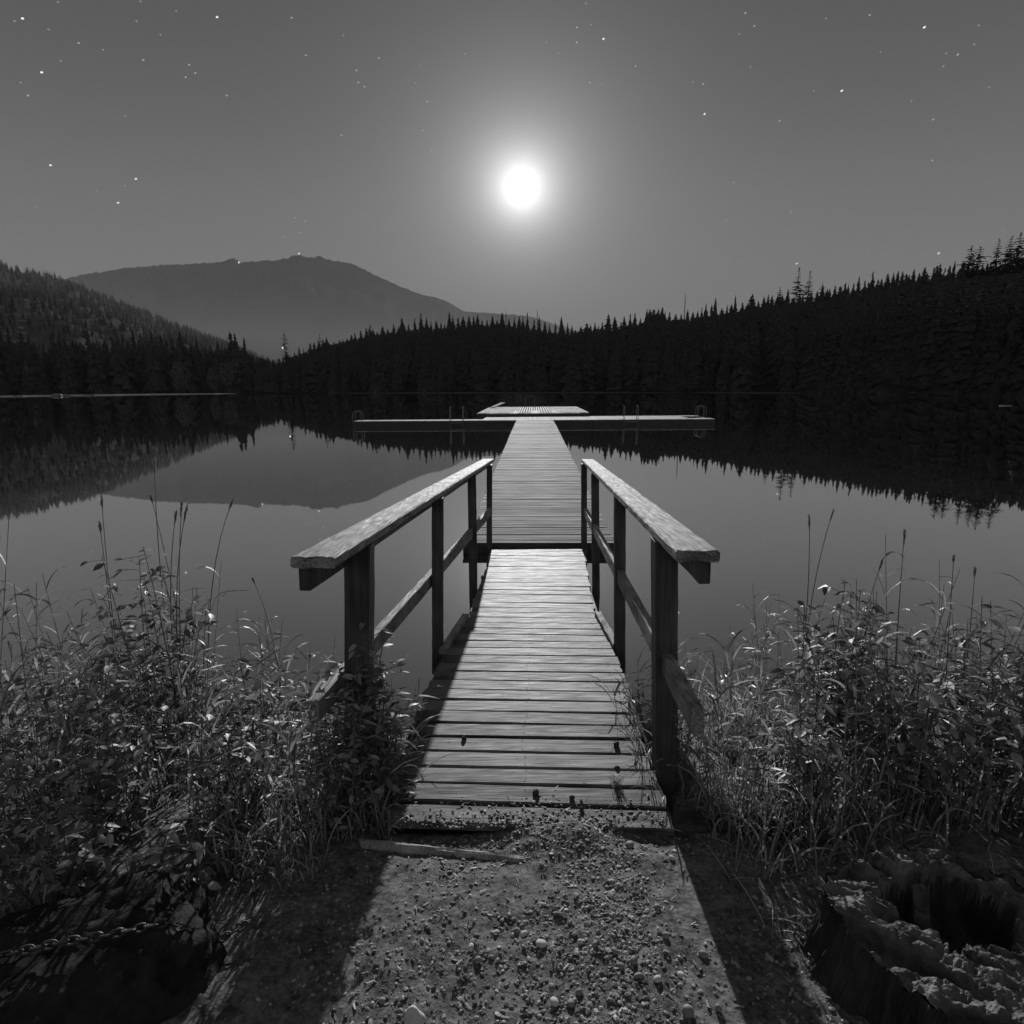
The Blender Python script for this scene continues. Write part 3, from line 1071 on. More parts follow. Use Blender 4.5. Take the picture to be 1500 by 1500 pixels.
for i in range(150):          # straggling blades lying over the shaded ground by the stump
    x = random.uniform(.72, 1.6); y = random.uniform(1.5, 2.0)
    a = random.uniform(0, 6.28); L = random.uniform(.06, .2); z = gz(x, y)
    gr_.blade((x, y, z), (x + L * math.cos(a), y + L * math.sin(a), z + L * random.uniform(.1, .6)), .003, .4, 4, random.random())
for i in range(70):
    y = random.uniform(2.2, 3.3); x = interp(Redge, max(y, 2.7)) + random.uniform(.0, .05) - .03 * (y < 2.7)
    z = ramp_z(y); a = math.pi + random.uniform(-1.2, 1.2); L = random.uniform(.06, .18)
    gr_.blade((x, y, z - .06), (x + L * math.cos(a), y + L * math.sin(a), z + L * random.uniform(.2, .9)), random.uniform(.003, .0055), .35, 5, random.random(), .03)
tag(gr_.build('bank_grass', M['grass']), 'upright moonlit grass growing on the bank right of the ramp', 'grass', kind='stuff')

# a tuft growing between the boards by the right post
z = .4
for _ in range(15):
    p = onz(903, 1150, z); z = ramp_z(p[1])
p = Vector(p)
tf = MB()
for i in range(90):
    a = random.uniform(0, 6.28); L = random.uniform(.03, .08)
    tf.blade(p + Vector((random.gauss(0, .012), random.gauss(0, .01), -.01)), p + Vector((math.cos(a) * L * .7, math.sin(a) * L * .7, L * random.uniform(.4, .9))), .0016, .2, 4, random.random())
tag(tf.build('grass_tuft', M['grass'], None, p), 'small dark grass tuft growing through the ramp boards near the right post', 'grass tuft')


def shrub(x, y, h, spread, n_stem, label, leafsize=.042, seed=0, name='shrub', z0=None, group='leafy shrubs on the bank'):
    rs = random.Random(seed)
    z = gz(x, y) if z0 is None else z0
    root = empty(name, (x, y, z), label, 'shrub', group)
    sm, lm = MB(), MB()
    for s in range(n_stem):
        a = rs.uniform(0, 6.28); r_ = spread * rs.random() ** .5
        hh = 1.2 * h * rs.uniform(.5, 1.0) * (1 - .25 * (r_ / spread) ** 2)
        b = Vector((x + rs.gauss(0, .05), y + rs.gauss(0, .05), z - .02))
        t = Vector((x + r_ * math.cos(a), y + r_ * math.sin(a), z + hh))
        c_ = b.lerp(t, .5) + Vector((rs.uniform(-.05, .05), rs.uniform(-.05, .05), hh * .12))
        pts = []
        for i in range(7):
            q = i / 6
            pts.append(b * (1 - q) ** 2 + c_ * (2 * q * (1 - q)) + t * q * q)
        sm.tube(pts, .0042, 5, .0014)
        nl = int(hh / .038)
        for k in range(nl):
            q = .22 + .78 * (k + rs.random()) / nl
            p = b * (1 - q) ** 2 + c_ * (2 * q * (1 - q)) + t * q * q
            an = k * 2.4 + rs.uniform(-.6, .6)
            if rs.random() < .45:        # side twig
                L = rs.uniform(.03, .10)
                e = p + Vector((math.cos(an) * L, math.sin(an) * L, L * rs.uniform(-.1, .6)))
                sm.tube([p, e], .0015, 4)
                p = e
            for w_ in range(2 if rs.random() < .6 else 1):
                an2 = an + w_ * 2.2 + rs.uniform(-.4, .4)
                d = Vector((math.cos(an2), math.sin(an2), rs.uniform(-.45, .35)))
                nrm = Vector((rs.gauss(0, .38), rs.gauss(0, .38), 1))
                L = leafsize * rs.uniform(.6, 1.25)
                lm.leaf(p, d, nrm, L, L * rs.uniform(.42, .6), rs.uniform(.05, .3), rs.random())
    sm.build('stem', M['stem'], root)
    lm.build('leaves', M['leaf'], root, smooth=True)
    return root


shr = [
    (-2.35, 2.35, .62, .34, 20, 'low leafy shrub cut by the left edge of the photo'),
    (-2.02, 2.75, .70, .30, 18, 'leafy shrub behind the leftmost one, against the water'),
    (-1.86, 2.20, .74, .30, 22, 'broad leafy shrub second from the left edge'),
    (-1.55, 2.42, 1.02, .30, 24, 'tallest leafy shrub of the left bank, under the seed stalks'),
    (-1.52, 1.95, .66, .28, 20, 'dark leafy shrub in front of the tallest one on the left bank'),
    (-1.22, 2.50, .62, .26, 22, 'leafy shrub right of the tallest one on the left bank'),
    (-1.10, 2.15, .52, .24, 16, 'small leafy shrub among grass at the middle of the left bank'),
    (-.98, 2.78, .5, .22, 14, 'thin leafy shrub leaning over the water left of the ramp'),
    (-1.95, 1.75, .50, .30, 18, 'shaded low leafy shrub above the dark stump at left'),
    (-1.50, 1.70, .36, .24, 16, 'very low shaded shrub just behind the dark boulder at lower left'),  # low shrub added to cast shade over the boulder
    (-1.12, 1.72, .26, .18, 12, 'tiny leafy shrub between the dark boulder and the path'),  # likewise added to shade the boulder
    (1.42, 2.42, .84, .27, 24, 'pale-leaved shrub at the left of the right-hand thicket'),
    (1.62, 2.15, .66, .28, 22, 'leafy shrub behind the hollow stump'),
    (1.72, 2.62, .80, .28, 22, 'leafy shrub in the middle of the right-hand thicket against the water'),
    (2.02, 2.30, .78, .30, 24, 'broad leafy shrub near the right edge of the photo'),
    (2.30, 2.62, .70, .32, 20, 'leafy shrub cut by the right edge of the photo'),
    (1.98, 1.90, .60, .28, 20, 'dark leafy shrub to the right behind the hollow stump'),
    (1.18, 2.10, .46, .20, 14, 'small leafy shrub left behind the hollow stump among grass'),
    (2.35, 2.05, .64, .28, 18, 'low leafy shrub at the right edge above the stump'),
]
for i, s in enumerate(shr):
    shrub(*s[:5], s[5], seed=100 + i, leafsize=.052 if s[0] < 0 else .060)
# the climber around the left post
shrub(-.61, 2.30, .80, .15, 26, 'leafy plant with dark round leaves climbing around the left front post', .05, 300, 'climbing_plant')
shrub(-.71, 2.12, .62, .13, 18, 'hanging leafy plant over the near end of the left middle rail', .038, 301, 'climbing_plant')


def stalk(px, py, Y, bx, by, label, head=.11, bend=.0, leaves=2):
    """tall grass stalk with a seed head: tip seen at (px,py) at distance Y, rooted at (bx,by)"""
    t = pp(px, py, Y)
    z = gz(bx, by)
    b = Vector((bx, by, z - .02))
    root = empty('grass_stalk', (bx, by, z), label, 'grass stalk', 'tall seeding grass stalks')
    c_ = b.lerp(t, .55) + Vector((-(t.x - b.x) * .5 + random.uniform(-.06, .06), 0, (t.z - b.z) * .10 + bend))
    P = lambda q: b * (1 - q) ** 2 + c_ * (2 * q * (1 - q)) + t * q * q
    s = MB(); s.tube([P(i / 10) for i in range(11)], .0034, 5, .0015)
    s.build('stem', M['stem'], root)
    L = (t - b).length
    h = MB()
    for k in range(46):
        q = 1 - head / L * random.random()
        p = P(q)
        d = (P(min(1, q + .03)) - P(q - .03)).normalized() + Vector((random.gauss(0, .16), random.gauss(0, .16), random.gauss(0, .1)))
        ta = math.sin(math.pi * min(1, max(.1, (1 - q) / (head / L)))) + .3
        h.leaf(p, d, (random.gauss(0, 1), random.gauss(0, 1), .3), .021 * random.uniform(.7, 1.2), .0075 * ta, .1)
    h.build('seed_head', M['seed'], root)
    if leaves:
        for k in range(leaves):
            g = MB()
            p = P(random.uniform(.3, .6)); a = random.uniform(0, 6.28); L2 = random.uniform(.12, .24)
            g.blade(p, p + Vector((math.cos(a) * L2, math.sin(a) * L2 * .5, L2 * random.uniform(.1, .8))), .0055, .4, 6, random.random(), .04)
            g.build('leaf_blade', M['grass'], root)
        


stalk(226, 672, 2.6, -1.62, 2.62, 'tallest seeding grass stalk on the left bank')
stalk(221, 727, 2.75, -1.60, 2.75, 'seeding grass stalk just beside and below the tallest on the left', .06)
stalk(149, 730, 2.6, -1.86, 2.6, 'outer left grass stalk with a nodding tip', .07)
stalk(146, 768, 2.55, -1.84, 2.5, 'shorter grass stalk with a bent tip below the outer left one', .06)
stalk(266, 738, 2.5, -1.52, 2.45, 'grass stalk with a thick head, left of the close trio', .10)
stalk(274, 742, 2.5, -1.50, 2.48, 'grass stalk with a thick head, right of the close trio', .12)
stalk(258, 752, 2.52, -1.54, 2.5, 'grass stalk with a slender head in the close trio', .08)
stalk(341, 733, 2.7, -1.48, 2.6, 'arching grass stalk leaning far right over the water', .09, .1)
stalk(371, 850, 2.9, -1.20, 2.75, 'short thin grass stalk alone over the water left of the rail', .03)
stalk(1185, 757, 2.8, 1.42, 2.75, 'leftmost upright seeding grass stalk on the right bank', .10)
stalk(1220, 750, 2.8, 1.48, 2.78, 'tallest seeding grass stalk on the right bank, second from left', .08, 0, 3)
stalk(1294, 818, 2.6, 1.54, 2.5, 'short grass stalk with a plump head above the pale-leaved shrub', .09)
stalk(1325, 780, 2.5, 1.72, 2.42, 'grass stalk with a dark head nodding left on the right bank', .10, .03, 3)
stalk(1397, 818, 2.45, 1.86, 2.3, 'leafy reed stalk with a forked top on the right bank', .03, 0, 6)
stalk(1428, 835, 2.4, 1.88, 2.25, 'reed stalk slanting right at the right of the thicket', .05, 0, 5)

# ------------------------------------------------------------------ far shore: terrain and trees
def prof_fn(pts, dim=1):
    A = [(azel(*p)[0], math.tan(azel(*p)[1])) for p in pts]
    A.sort()
    xs = [a for a, _ in A]; ys = [t for _, t in A]
    return lambda az: float(np.interp(az, xs, ys))


sky_left = prof_fn([(-200, 470), (-60, 484), (0, 489), (50, 492), (100, 490), (150, 496), (200, 491), (260, 493), (300, 506), (340, 498), (370, 512), (400, 526), (425, 540)])
sky_right = prof_fn([(398, 534), (430, 513), (470, 499), (500, 490), (540, 480), (570, 474), (600, 470), (640, 467), (680, 465), (720, 463), (760, 465), (790, 471), (815, 476),
                     (850, 474), (900, 466), (950, 457), (1000, 452), (1050, 445), (1100, 436), (1150, 427), (1200, 420), (1250, 411), (1300, 402), (1350, 393), (1400, 385),
                     (1450, 380), (1500, 373), (1600, 352), (1800, 300)])


def interp1(xs, ys):
    return lambda a: float(np.interp(a, xs, ys))


shoreR = interp1([rad(a) for a in (-23, -20, -8, 0, 10, 21, 30, 38, 46, 60)], [262, 250, 208, 190, 175, 160, 140, 118, 100, 80])
crestR = interp1([rad(a) for a in (-23, -20, -8, 0, 10, 21, 30, 38, 46, 60)], [300, 330, 350, 345, 325, 300, 275, 245, 215, 180])
TREE_R = 13.0


def hillR(az, r):
    s, c_ = shoreR(az), crestR(az)
    hc = max(1.5, sky_right(az) * c_ + EYE[2] - TREE_R * .80)
    t = frac(s, c_, r)
    t = .55 * t + .45 * max(0, min(1, (r - s) / (c_ - s)))
    h = .35 + (hc - .35) * t
    if r > c_:
        h = hc - .10 * (r - c_)
    return h + (1.2 * nz(az * 30, r * .05, 1) * frac(s, s + 30, r))


def polar_mesh(name, az0, az1, naz, rfun, nr, hfun):
    V = []
    for i in range(naz + 1):
        az = az0 + (az1 - az0) * i / naz
        for r in rfun(az, nr):
            V.append((r * math.sin(az), r * math.cos(az), hfun(az, r)))
    m = nr
    T = [(i * m + k, i * m + k + 1, (i + 1) * m + k + 1, (i + 1) * m + k) for i in range(naz) for k in range(m - 1)]
    me = mesh_np(name, V, [t[::-1] for t in T])
    me.polygons.foreach_set('use_smooth', np.ones(len(me.polygons), dtype=bool))
    return me


def rR(az, n):
    s, c_ = shoreR(az), crestR(az)
    return [s - 3] + list(np.linspace(s, c_ + 130, n - 1))


me = polar_mesh('hill', rad(-23), rad(62), 150, rR, 26, lambda az, r: hillR(az, r) if r >= shoreR(az) else -.6)
tag(link('hill', me, M['forest_floor']), 'dark wooded hill rising along the far shore to the right', 'hill', kind='structure')

shoreL = lambda az: 285 + 20 * math.sin(az * 9)


def hillL(az, r):
    return .3 + .02 * max(0, r - shoreL(az)) if r >= shoreL(az) else -.6


me = polar_mesh('shore_ground', rad(-56), rad(-20), 60, lambda az, n: [shoreL(az) - 3] + list(np.linspace(shoreL(az), 560, n - 1)), 14, hillL)
tag(link('shore_ground', me, M['forest_floor']), 'low dark ground of the far left shore under the forest', 'ground', kind='structure')


# conifer meshes
def conifer(h, rmax, seed, tiers, per, sparse=0.0, top_narrow=1.0, crown0=.12):
    rs = random.Random(seed)
    V, Fc = [], []

    def tri(a, b, c_):
        n = len(V); V.extend([a, b, c_]); Fc.append((n, n + 1, n + 2))
    for k in range(tiers):
        t = crown0 + (1 - crown0) * (k + rs.uniform(-.2, .2)) / tiers
        z = h * t
        prof_ = (1 - (t - crown0) / (1 - crown0))
        r_ = rmax * (prof_ ** top_narrow) * rs.uniform(.72, 1.12) + .04 * rmax
        for q in range(per):
            if rs.random() < sparse:
                continue
            a = 2 * math.pi * (q + rs.random()) / per
            L = r_ * rs.uniform(.6, 1.2)
            dz = -L * rs.uniform(.7, 1.5)
            w_ = L * rs.uniform(.3, .5)
            ca, sa = math.cos(a), math.sin(a)
            root_ = (0, 0, z + .02 * h)
            tip_ = (ca * L, sa * L, z + dz + .12 * L)
            l_ = (ca * L * .55 - sa * w_, sa * L * .55 + ca * w_, z + dz * .8)
            m_ = (ca * L * .6, sa * L * .6, z + dz * .25 + .03 * h / tiers)
            r2 = (ca * L * .55 + sa * w_, sa * L * .55 - ca * w_, z + dz * .8)
            tri(root_, l_, m_); tri(root_, m_, r2); tri(l_, tip_, m_); tri(m_, tip_, r2)
    # leader
    tri((-.018 * h, 0, h * .9), (.018 * h, 0, h * .9), (0, 0, h)); tri((0, -.018 * h, h * .9), (0, .018 * h, h * .9), (0, 0, h))
    nc = len(Fc)
    for i in range(5):          # trunk
        a, b = 2 * math.pi * i / 5, 2 * math.pi * (i + 1) / 5
        R0 = .013 * h
        p = [(math.cos(a) * R0, math.sin(a) * R0, -.5), (math.cos(b) * R0, math.sin(b) * R0, -.5), (math.cos(b) * .002, math.sin(b) * .002, h * .95), (math.cos(a) * .002, math.sin(a) * .002, h * .95)]
        tri(p[0], p[1], p[2]); tri(p[0], p[2], p[3])
    return np.array(V, dtype=np.float32), np.array(Fc, dtype=np.int32), nc


variants = [conifer(1.0, random.uniform(.15, .22), s, random.choice([18, 20, 22]), 8, random.uniform(.0, .22), random.uniform(.6, .95), random.uniform(.05, .15)) for s in range(10)]
fine_var = [conifer(1.0, random.uniform(.13, .19), 80 + s, 27, 11, random.uniform(.0, .2), random.uniform(.6, .95), .08) for s in range(7)]
small_var = [conifer(1.0, random.uniform(.14, .2), 50 + s, 11, 5, .1, 1.0, .15) for s in range(6)]


def var_mesh(name, var, mats):
    V, T, nc = var
    me = mesh_np(name, V, T)
    for m in mats:
        me.materials.append(m)
    idx = np.zeros(len(me.polygons), dtype=np.int32); idx[nc:] = 1
    me.polygons.foreach_set('material_index', idx)
    return me


tree_meshes = [var_mesh('conifer', v_, [M['needle'], M['trunk']]) for v_ in variants]


def put_tree(px, top_py, dist, hh, label, group, width=1.0, vi=None, hill=hillR):
    """a conifer whose top shows at (px,top_py), standing dist metres away"""
    az, e_ = azel(px, top_py)
    zt = EYE[2] + math.tan(e_) * dist
    zg = hill(az, dist)
    H = max(hh * .5, zt - zg + .3)
    base = zt - H
    me = tree_meshes[random.randrange(len(tree_meshes)) if vi is None else vi]
    o = link('conifer', me, [], None, (dist * math.sin(az), dist * math.cos(az), base))
    wv = width * random.uniform(.85, 1.2) * hh
    o.scale = (wv, wv, H)
    o.rotation_euler = (random.gauss(0, .012), random.gauss(0, .012), random.uniform(0, 6.28))
    return tag(o, label, 'tree', group)


def unproj_skyline(fn, px, guess=450):
    az = azel(px, guess)[0]
    # pixel row of the skyline at this column
    t = fn(az)
    lo, hi = 200, 580
    for _ in range(30):
        m = (lo + hi) / 2
        a, e_ = azel(px, m)
        if math.tan(e_) > fn(a):
            lo = m
        else:
            hi = m
    return (lo + hi) / 2


LR = 'dark spruce among many in the jagged treetop line of the ridge beyond the dock'
GR = 'spruces along the ridge skyline'
x = 408.0
while x < 1512:
    py = unproj_skyline(sky_right, x)
    big_ = random.random()
    top = py + random.uniform(-6, 8) - (9 * random.random() if big_ > .75 else 0) - 5 * nz(x * .03, 3)
    az = azel(x, py)[0]
    if not (1155 < x < 1200 or x > 1425):
        put_tree(x, top, crestR(az) + random.uniform(-14, 8), TREE_R * random.uniform(.8, 1.15), LR, GR, random.uniform(.75, 1.6))
    else:
        put_tree(x, py + random.uniform(4, 10), crestR(az), TREE_R * .9, LR, GR, 1.2)
    x += random.uniform(4.6, 9.5)
LL = 'tall dark spruce in the forest wall along the far shore at the left'
GL = 'spruces along the far left shore'
x = -30.0
while x < 412:
    py = unproj_skyline(sky_left, x, 495)
    put_tree(x, py + random.uniform(-6, 12) - (10 if random.random() > .85 else 0), random.uniform(296, 330), 21, LL, GL, random.uniform(.95, 1.5), hill=hillL)
    x += random.uniform(6, 12)
for px, py, lab in ((220, 481, 'pointed spruce standing above the left shore forest, left one of two'), (262, 483, 'pointed spruce standing above the left shore forest, right one of two'),
                    (343, 486, 'tall full spruce at the right end of the left shore forest'), (355, 493, 'slim spruce beside the tall full one at the end of the left forest')):
    put_tree(px, py, 294, 23, lab, None, 1.1, hill=hillL)

# trees one can tell apart on the skyline, with trunk and crown
def big_conifer(px, top_py, foot_py, dist, rpx, label, seed, sparse=.35, tiers=15, lean=0.0, flat=1.0):
    az, e0 = azel(px, top_py)
    _, e1 = azel(px, foot_py)
    zt = EYE[2] + math.tan(e0) * dist
    zg = hillR(az, dist) - .3 if foot_py is None else EYE[2] + math.tan(e1) * dist
    H = zt - zg
    rs = random.Random(seed)
    loc = Vector((dist * math.sin(az), dist * math.cos(az), zg))
    root = empty('conifer', loc, label, 'tree')
    rmax = rpx / F * dist
    tr = MB()
    zb = hillR(az, dist) - .5
    tr.tube([loc + Vector((0, 0, min(0, zb - zg))), loc + Vector((lean * .5 * H, 0, H * .5)), loc + Vector((lean * H, 0, H))], .2, 7, .03)
    tr.build('trunk', M['trunk'], root)
    cr_ = MB()
    for k in range(tiers):
        t = .06 + .94 * k / tiers
        L0 = rmax * (1 - t) ** flat * rs.uniform(.55, 1.15) + .10 * rmax
        for q in range(8):
            if rs.random() < sparse:
                continue
            a = 2 * math.pi * (q + rs.random()) / 6
            L = L0 * rs.uniform(.6, 1.2)
            c0 = loc + Vector((lean * t * H, 0, t * H))
            d = Vector((math.cos(a), math.sin(a), rs.uniform(-.28, .05)))
            tr_p = c0
            for j in range(7):         # sprays along the bough
                s = (j + 1) / 7
                p = c0 + d * (L * s) + Vector((0, 0, .10 * L * s * s))
                w_ = L * .20 * (1.15 - s * .6)
                an = a + rs.uniform(-1.2, 1.2)
                e_ = Vector((math.cos(an), math.sin(an), rs.uniform(-.35, .25)))
                cr_.leaf(p - e_ * w_ * .6, e_, (rs.gauss(0, .4), rs.gauss(0, .4), 1), w_ * 2.1, w_ * 1.5, .25)
    for j in range(8):
        p = loc + Vector((lean * H, 0, H * (.93 + .08 * j / 8)))
        cr_.leaf(p, (rs.gauss(0, .5), rs.gauss(0, .5), .8), (rs.gauss(0, 1), 1, 0), .06 * H, .03 * H, .1)
    cr_.build('crown', M['needle'], root)


big_conifer(1171, 394, 440, 292, 13, 'taller left tree of the pair of old firs standing out on the ridge', 1, .32, 14)
big_conifer(1187, 398, 438, 290, 10, 'thinner right tree of the pair of old firs on the ridge', 2, .42, 13)
big_conifer(1143, 421, 446, 296, 10, 'short bushy fir just left of the old pair on the ridge', 3, .2, 10)
big_conifer(1205, 414, 440, 296, 9, 'short fir just right of the old pair on the ridge', 4, .2, 10)
big_conifer(1424, 361, 402, 244, 14, 'left tree of a wide-crowned twin pine near the right edge of the ridge', 5, .3, 11, 0, .6)
big_conifer(1435, 362, 402, 244, 14, 'right tree of a wide-crowned twin pine near the right edge of the ridge', 6, .35, 11, .05, .6)
big_conifer(1464, 351, 398, 242, 11, 'narrow dark fir between the twin pine and the right edge', 7, .25, 14)
big_conifer(1482, 347, 398, 240, 14, 'layered dark fir second from the right edge of the photo', 8, .3, 14, 0, .8)
big_conifer(1496, 342, 398, 238, 15, 'layered dark fir cut by the right edge of the photo', 9, .35, 15, 0, .8)
big_conifer(1517, 345, 400, 236, 15, 'layered fir just outside the right edge of the photo', 12, .3, 14, 0, .8)
big_conifer(416, 489, 530, 285, 5, 'lone slim tree with a tufted top in the valley gap', 10, .25, 16, 0, .05)
big_conifer(468, 491, 520, 300, 9, 'ragged spruce standing clear right of the valley gap', 11, .25, 12)


def snag(px, top_py, foot_py, dist, label, seed):
    rs = random.Random(seed)
    a_ = pp(px, foot_py, 1); az, e0 = azel(px, top_py); _, e1 = azel(px, foot_py)
    loc = Vector((dist * math.sin(az), dist * math.cos(az), EYE[2] + math.tan(e1) * dist))
    H = (math.tan(e0) - math.tan(e1)) * dist
    root = empty('dead_tree', loc, label, 'dead tree')
    m = MB(); m.tube([loc - Vector((0, 0, 6)), loc + Vector((.1, 0, H * .5)), loc + Vector((0, 0, H))], .24, 6, .06)
    m.build('trunk', M['trunk'], root)
    b = MB()
    for k in range(14):
        t = rs.uniform(.4, .98); a = rs.uniform(0, 6.28); L = H * .14 * rs.uniform(.4, 1) * (1.3 - t)
        p = loc + Vector((0, 0, H * t))
        b.tube([p, p + Vector((math.cos(a) * L, math.sin(a) * L, L * .5))], .07, 4, .02)
    b.build('branch', M['trunk'], root)


snag(1004, 429, 455, 318, 'tall bare dead tree rising above the ridge right of the moon', 1)
snag(787, 453, 476, 330, 'bare dead tree spike above the ridge just below the moon', 2)
snag(741, 455, 470, 336, 'short bare dead tree on the ridge left of the moon', 3)


# forest below the skyline: one mass
def forest(name, n, az0, az1, sampler, hill, skyfn, hr, mats, label, variants_, limit=.96, pale=.10):
    VV, TT, MI = [], [], []
    off = 0
    for i in range(n):
        az = random.uniform(az0, az1)
        r = sampler(az)
        g = hill(az, r)
        H = random.uniform(*hr)
        room = (skyfn(az) * limit) * r + EYE[2] - g
        H = min(H, room)
        if H < 2.5:
            continue
        V, T, nc = random.choice(fine_var if (r < 175 and az > .2) else variants_)
        a = random.uniform(0, 6.28); wv = H * random.uniform(.9, 1.6)
        c_, s = math.cos(a), math.sin(a)
        Vn = np.empty_like(V)
        Vn[:, 0] = (V[:, 0] * c_ - V[:, 1] * s) * wv + r * math.sin(az)
        Vn[:, 1] = (V[:, 0] * s + V[:, 1] * c_) * wv + r * math.cos(az)
        Vn[:, 2] = V[:, 2] * H + g
        VV.append(Vn); TT.append(T + off); off += len(V)
        mi = np.zeros(len(T), dtype=np.int32)
        if random.random() < pale and len(mats) > 2:
            mi[:] = 2
        mi[nc:] = 1
        MI.append(mi)
    me = mesh_np(name, np.concatenate(VV), np.concatenate(TT))
    for m in mats:
        me.materials.append(m)
    me.polygons.foreach_set('material_index', np.concatenate(MI))
    return tag(link(name, me, []), label, 'forest', kind='stuff')


forest('forest', 3300, rad(-22.5), rad(56), lambda az: shoreR(az) + 1 + (crestR(az) + 6 - shoreR(az)) * random.random() ** (.8 if az < .45 or random.random() < .4 else 2.4), hillR, sky_right, (8, 16),
       [M['needle'], M['trunk']], 'mass of dark conifers covering the hill beyond the lake', variants, .87)
forest('forest', 700, rad(-54), rad(-20.5), lambda az: random.uniform(shoreL(az) + 2, 370), hillL, sky_left, (10, 24),
       [M['needle'], M['trunk'], M['needle_pale']], 'mass of dark conifers along the far left shore', variants, .90)


# pale round bushes at the left waterline
def bush(px, py, rpx, dist, label, seed):
    rs = random.Random(seed)
    az, e_ = azel(px, py)
    g = hillL(az, dist)
    R_ = rpx / F * dist
    loc = Vector((dist * math.sin(az), dist * math.cos(az), g))
    root = empty('bush', loc, label, 'bush', 'pale bushes on the far left shore')
    H = EYE[2] + math.tan(e_) * dist - g
    m = MB(); m.tube([loc, loc + Vector((0, 0, H * .6))], .12, 5, .05); m.build('trunk', M['trunk'], root)
    b = MB()
    for k in range(420):
        v_ = Vector((rs.gauss(0, 1), rs.gauss(0, 1), rs.gauss(0, 1))).normalized() * rs.random() ** .33
        p = loc + Vector((v_.x * R_, v_.y * R_, H * .55 + v_.z * H * .45))
        b.leaf(p, (rs.gauss(0, 1), rs.gauss(0, 1), rs.gauss(0, 1)), (rs.gauss(0, 1), rs.gauss(0, 1), 1), .8, .55, .2)
    b.build('crown', M['needle_pale'], root)


bush(262, 530, 12, 281, 'pale rounded bush at the left waterline, leftmost of three', 1)
bush(309, 535, 6, 279, 'narrow pale bush at the left waterline, middle of three', 2)
bush(330, 530, 9, 279, 'pale pointed bush at the left waterline, rightmost of three', 3)

# sand spits and shore strips
def strip(name, px0, px1, dist0, dist1, z, label, cat='shore', mat='sand'):
    pts0, pts1 = [], []
    n = 40
    V = []
    for i in range(n + 1):
        px = px0 + (px1 - px0) * i / n
        az = azel(px, 576)[0]
        e_ = math.sin(math.pi * i / n) ** .4
        d0 = dist0(az); d1 = d0 + (dist1 - 0) * (.15 + .85 * e_)
        for d, zz in ((d0, -.05), (d0 + .6, z * .6 * e_ + .02 * nz(i * .7, 1)), ((d0 + d1) / 2, z * e_ + .05 * nz(i * .9, 3)), (d1, z * 1.15 * e_)):
            V.append((d * math.sin(az), d * math.cos(az), zz))
    T = [(i * 4 + k, (i + 1) * 4 + k, (i + 1) * 4 + k + 1, i * 4 + k + 1) for i in range(n) for k in range(3)]
    me = mesh_np(name, V, T)
    tag(link(name, me, M[mat]), label, cat, kind='structure')


strip('beach', -150, 350, lambda az: 262, 16, .30, 'pale sandy spit gleaming at the waterline of the far left shore')
strip('shoreline', 470, 1010, lambda az: shoreR(az) - 5, 4, .22, 'faint pale shoreline below the forest behind the dock', mat='hillside')
strip('shoreline', 1010, 1180, lambda az: shoreR(az) - 4, 3, .2, 'faint pale shoreline right of the dock', mat='hillside')
for i, (px, dist, r) in enumerate([(22, 258, .8), (30, 259, .6), (82, 259, 1.6), (98, 260, 1.1), (128, 260, .9), (136, 259, .7)]):
    az = azel(px, 577)[0]
    b = MB(); b.add([q * 1.0 + Vector((dist * math.sin(az), dist * math.cos(az), r * .15)) for q in stone_shape(r * 1.2, .35, .08)], icf)
    tag(b.build('boulder', M['greystone'], None, (dist * math.sin(az), dist * math.cos(az), 0), True), 'pale boulder at the waterline of the far left shore', 'boulder', 'boulders on the far left shore')
# drifting logs on the right
az = azel(1473, 593)[0]
q = Vector(onz(1473, 594, .03))
b = MB(); b.tube([q + Vector((-.5, .1, .0)), q + Vector((0, 0, .02)), q + Vector((.5, -.1, .0))], .045, 7, .02)
tag(b.build('driftwood_log', M['sand'], None, q), 'pale driftwood log floating near the right shore', 'log')

# lights on the far slope
for px, py, d, lab in ((438, 371.5, 3890, 'bright point of light on the mountain summit'), (350, 384.5, 3780, 'bright point of light on the mountain ridge left of the summit'),
                       (414, 509.5, 283, 'tiny light beside the lone slim tree in the valley gap')):
    vs, fs = uv_sphere(1, 1, 1, 8, 6)
    me = bpy.data.meshes.new('distant_light')
    k = 1.1 / F * d
    me.from_pydata([(a * k, b_ * k, c_ * k) for a, b_, c_ in vs], [], fs)
    dd = Vector(ray(px, py)).normalized()
    e_ = dd / math.hypot(dd.x, dd.y)
    tag(link('distant_light', me, star_mats['b'], None, Vector(EYE) + e_ * d), lab, 'light')

# ------------------------------------------------------------------ left hill and the mountain
ridgeL = prof_fn([(-500, 300), (-300, 330), (-100, 362), (0, 378), (30, 388), (60, 393), (100, 405), (150, 425), (200, 446), (250, 466), (300, 484), (340, 500), (380, 517), (420, 534), (460, 552), (500, 570)])


def hill2(az, r):
    c_ = 950
    hc = ridgeL(az) * c_ - 6
    t = min(1, max(0, (r - 380) / (c_ - 380)))
    h = .5 + hc * (t ** .85) if r <= c_ else hc - .25 * (r - c_)
    return h + (7 * nz(az * 22, r * .008, 7) + 3 * nz(az * 70, r * .02, 3)) * math.sin(math.pi * min(1, t)) * (r <= c_)


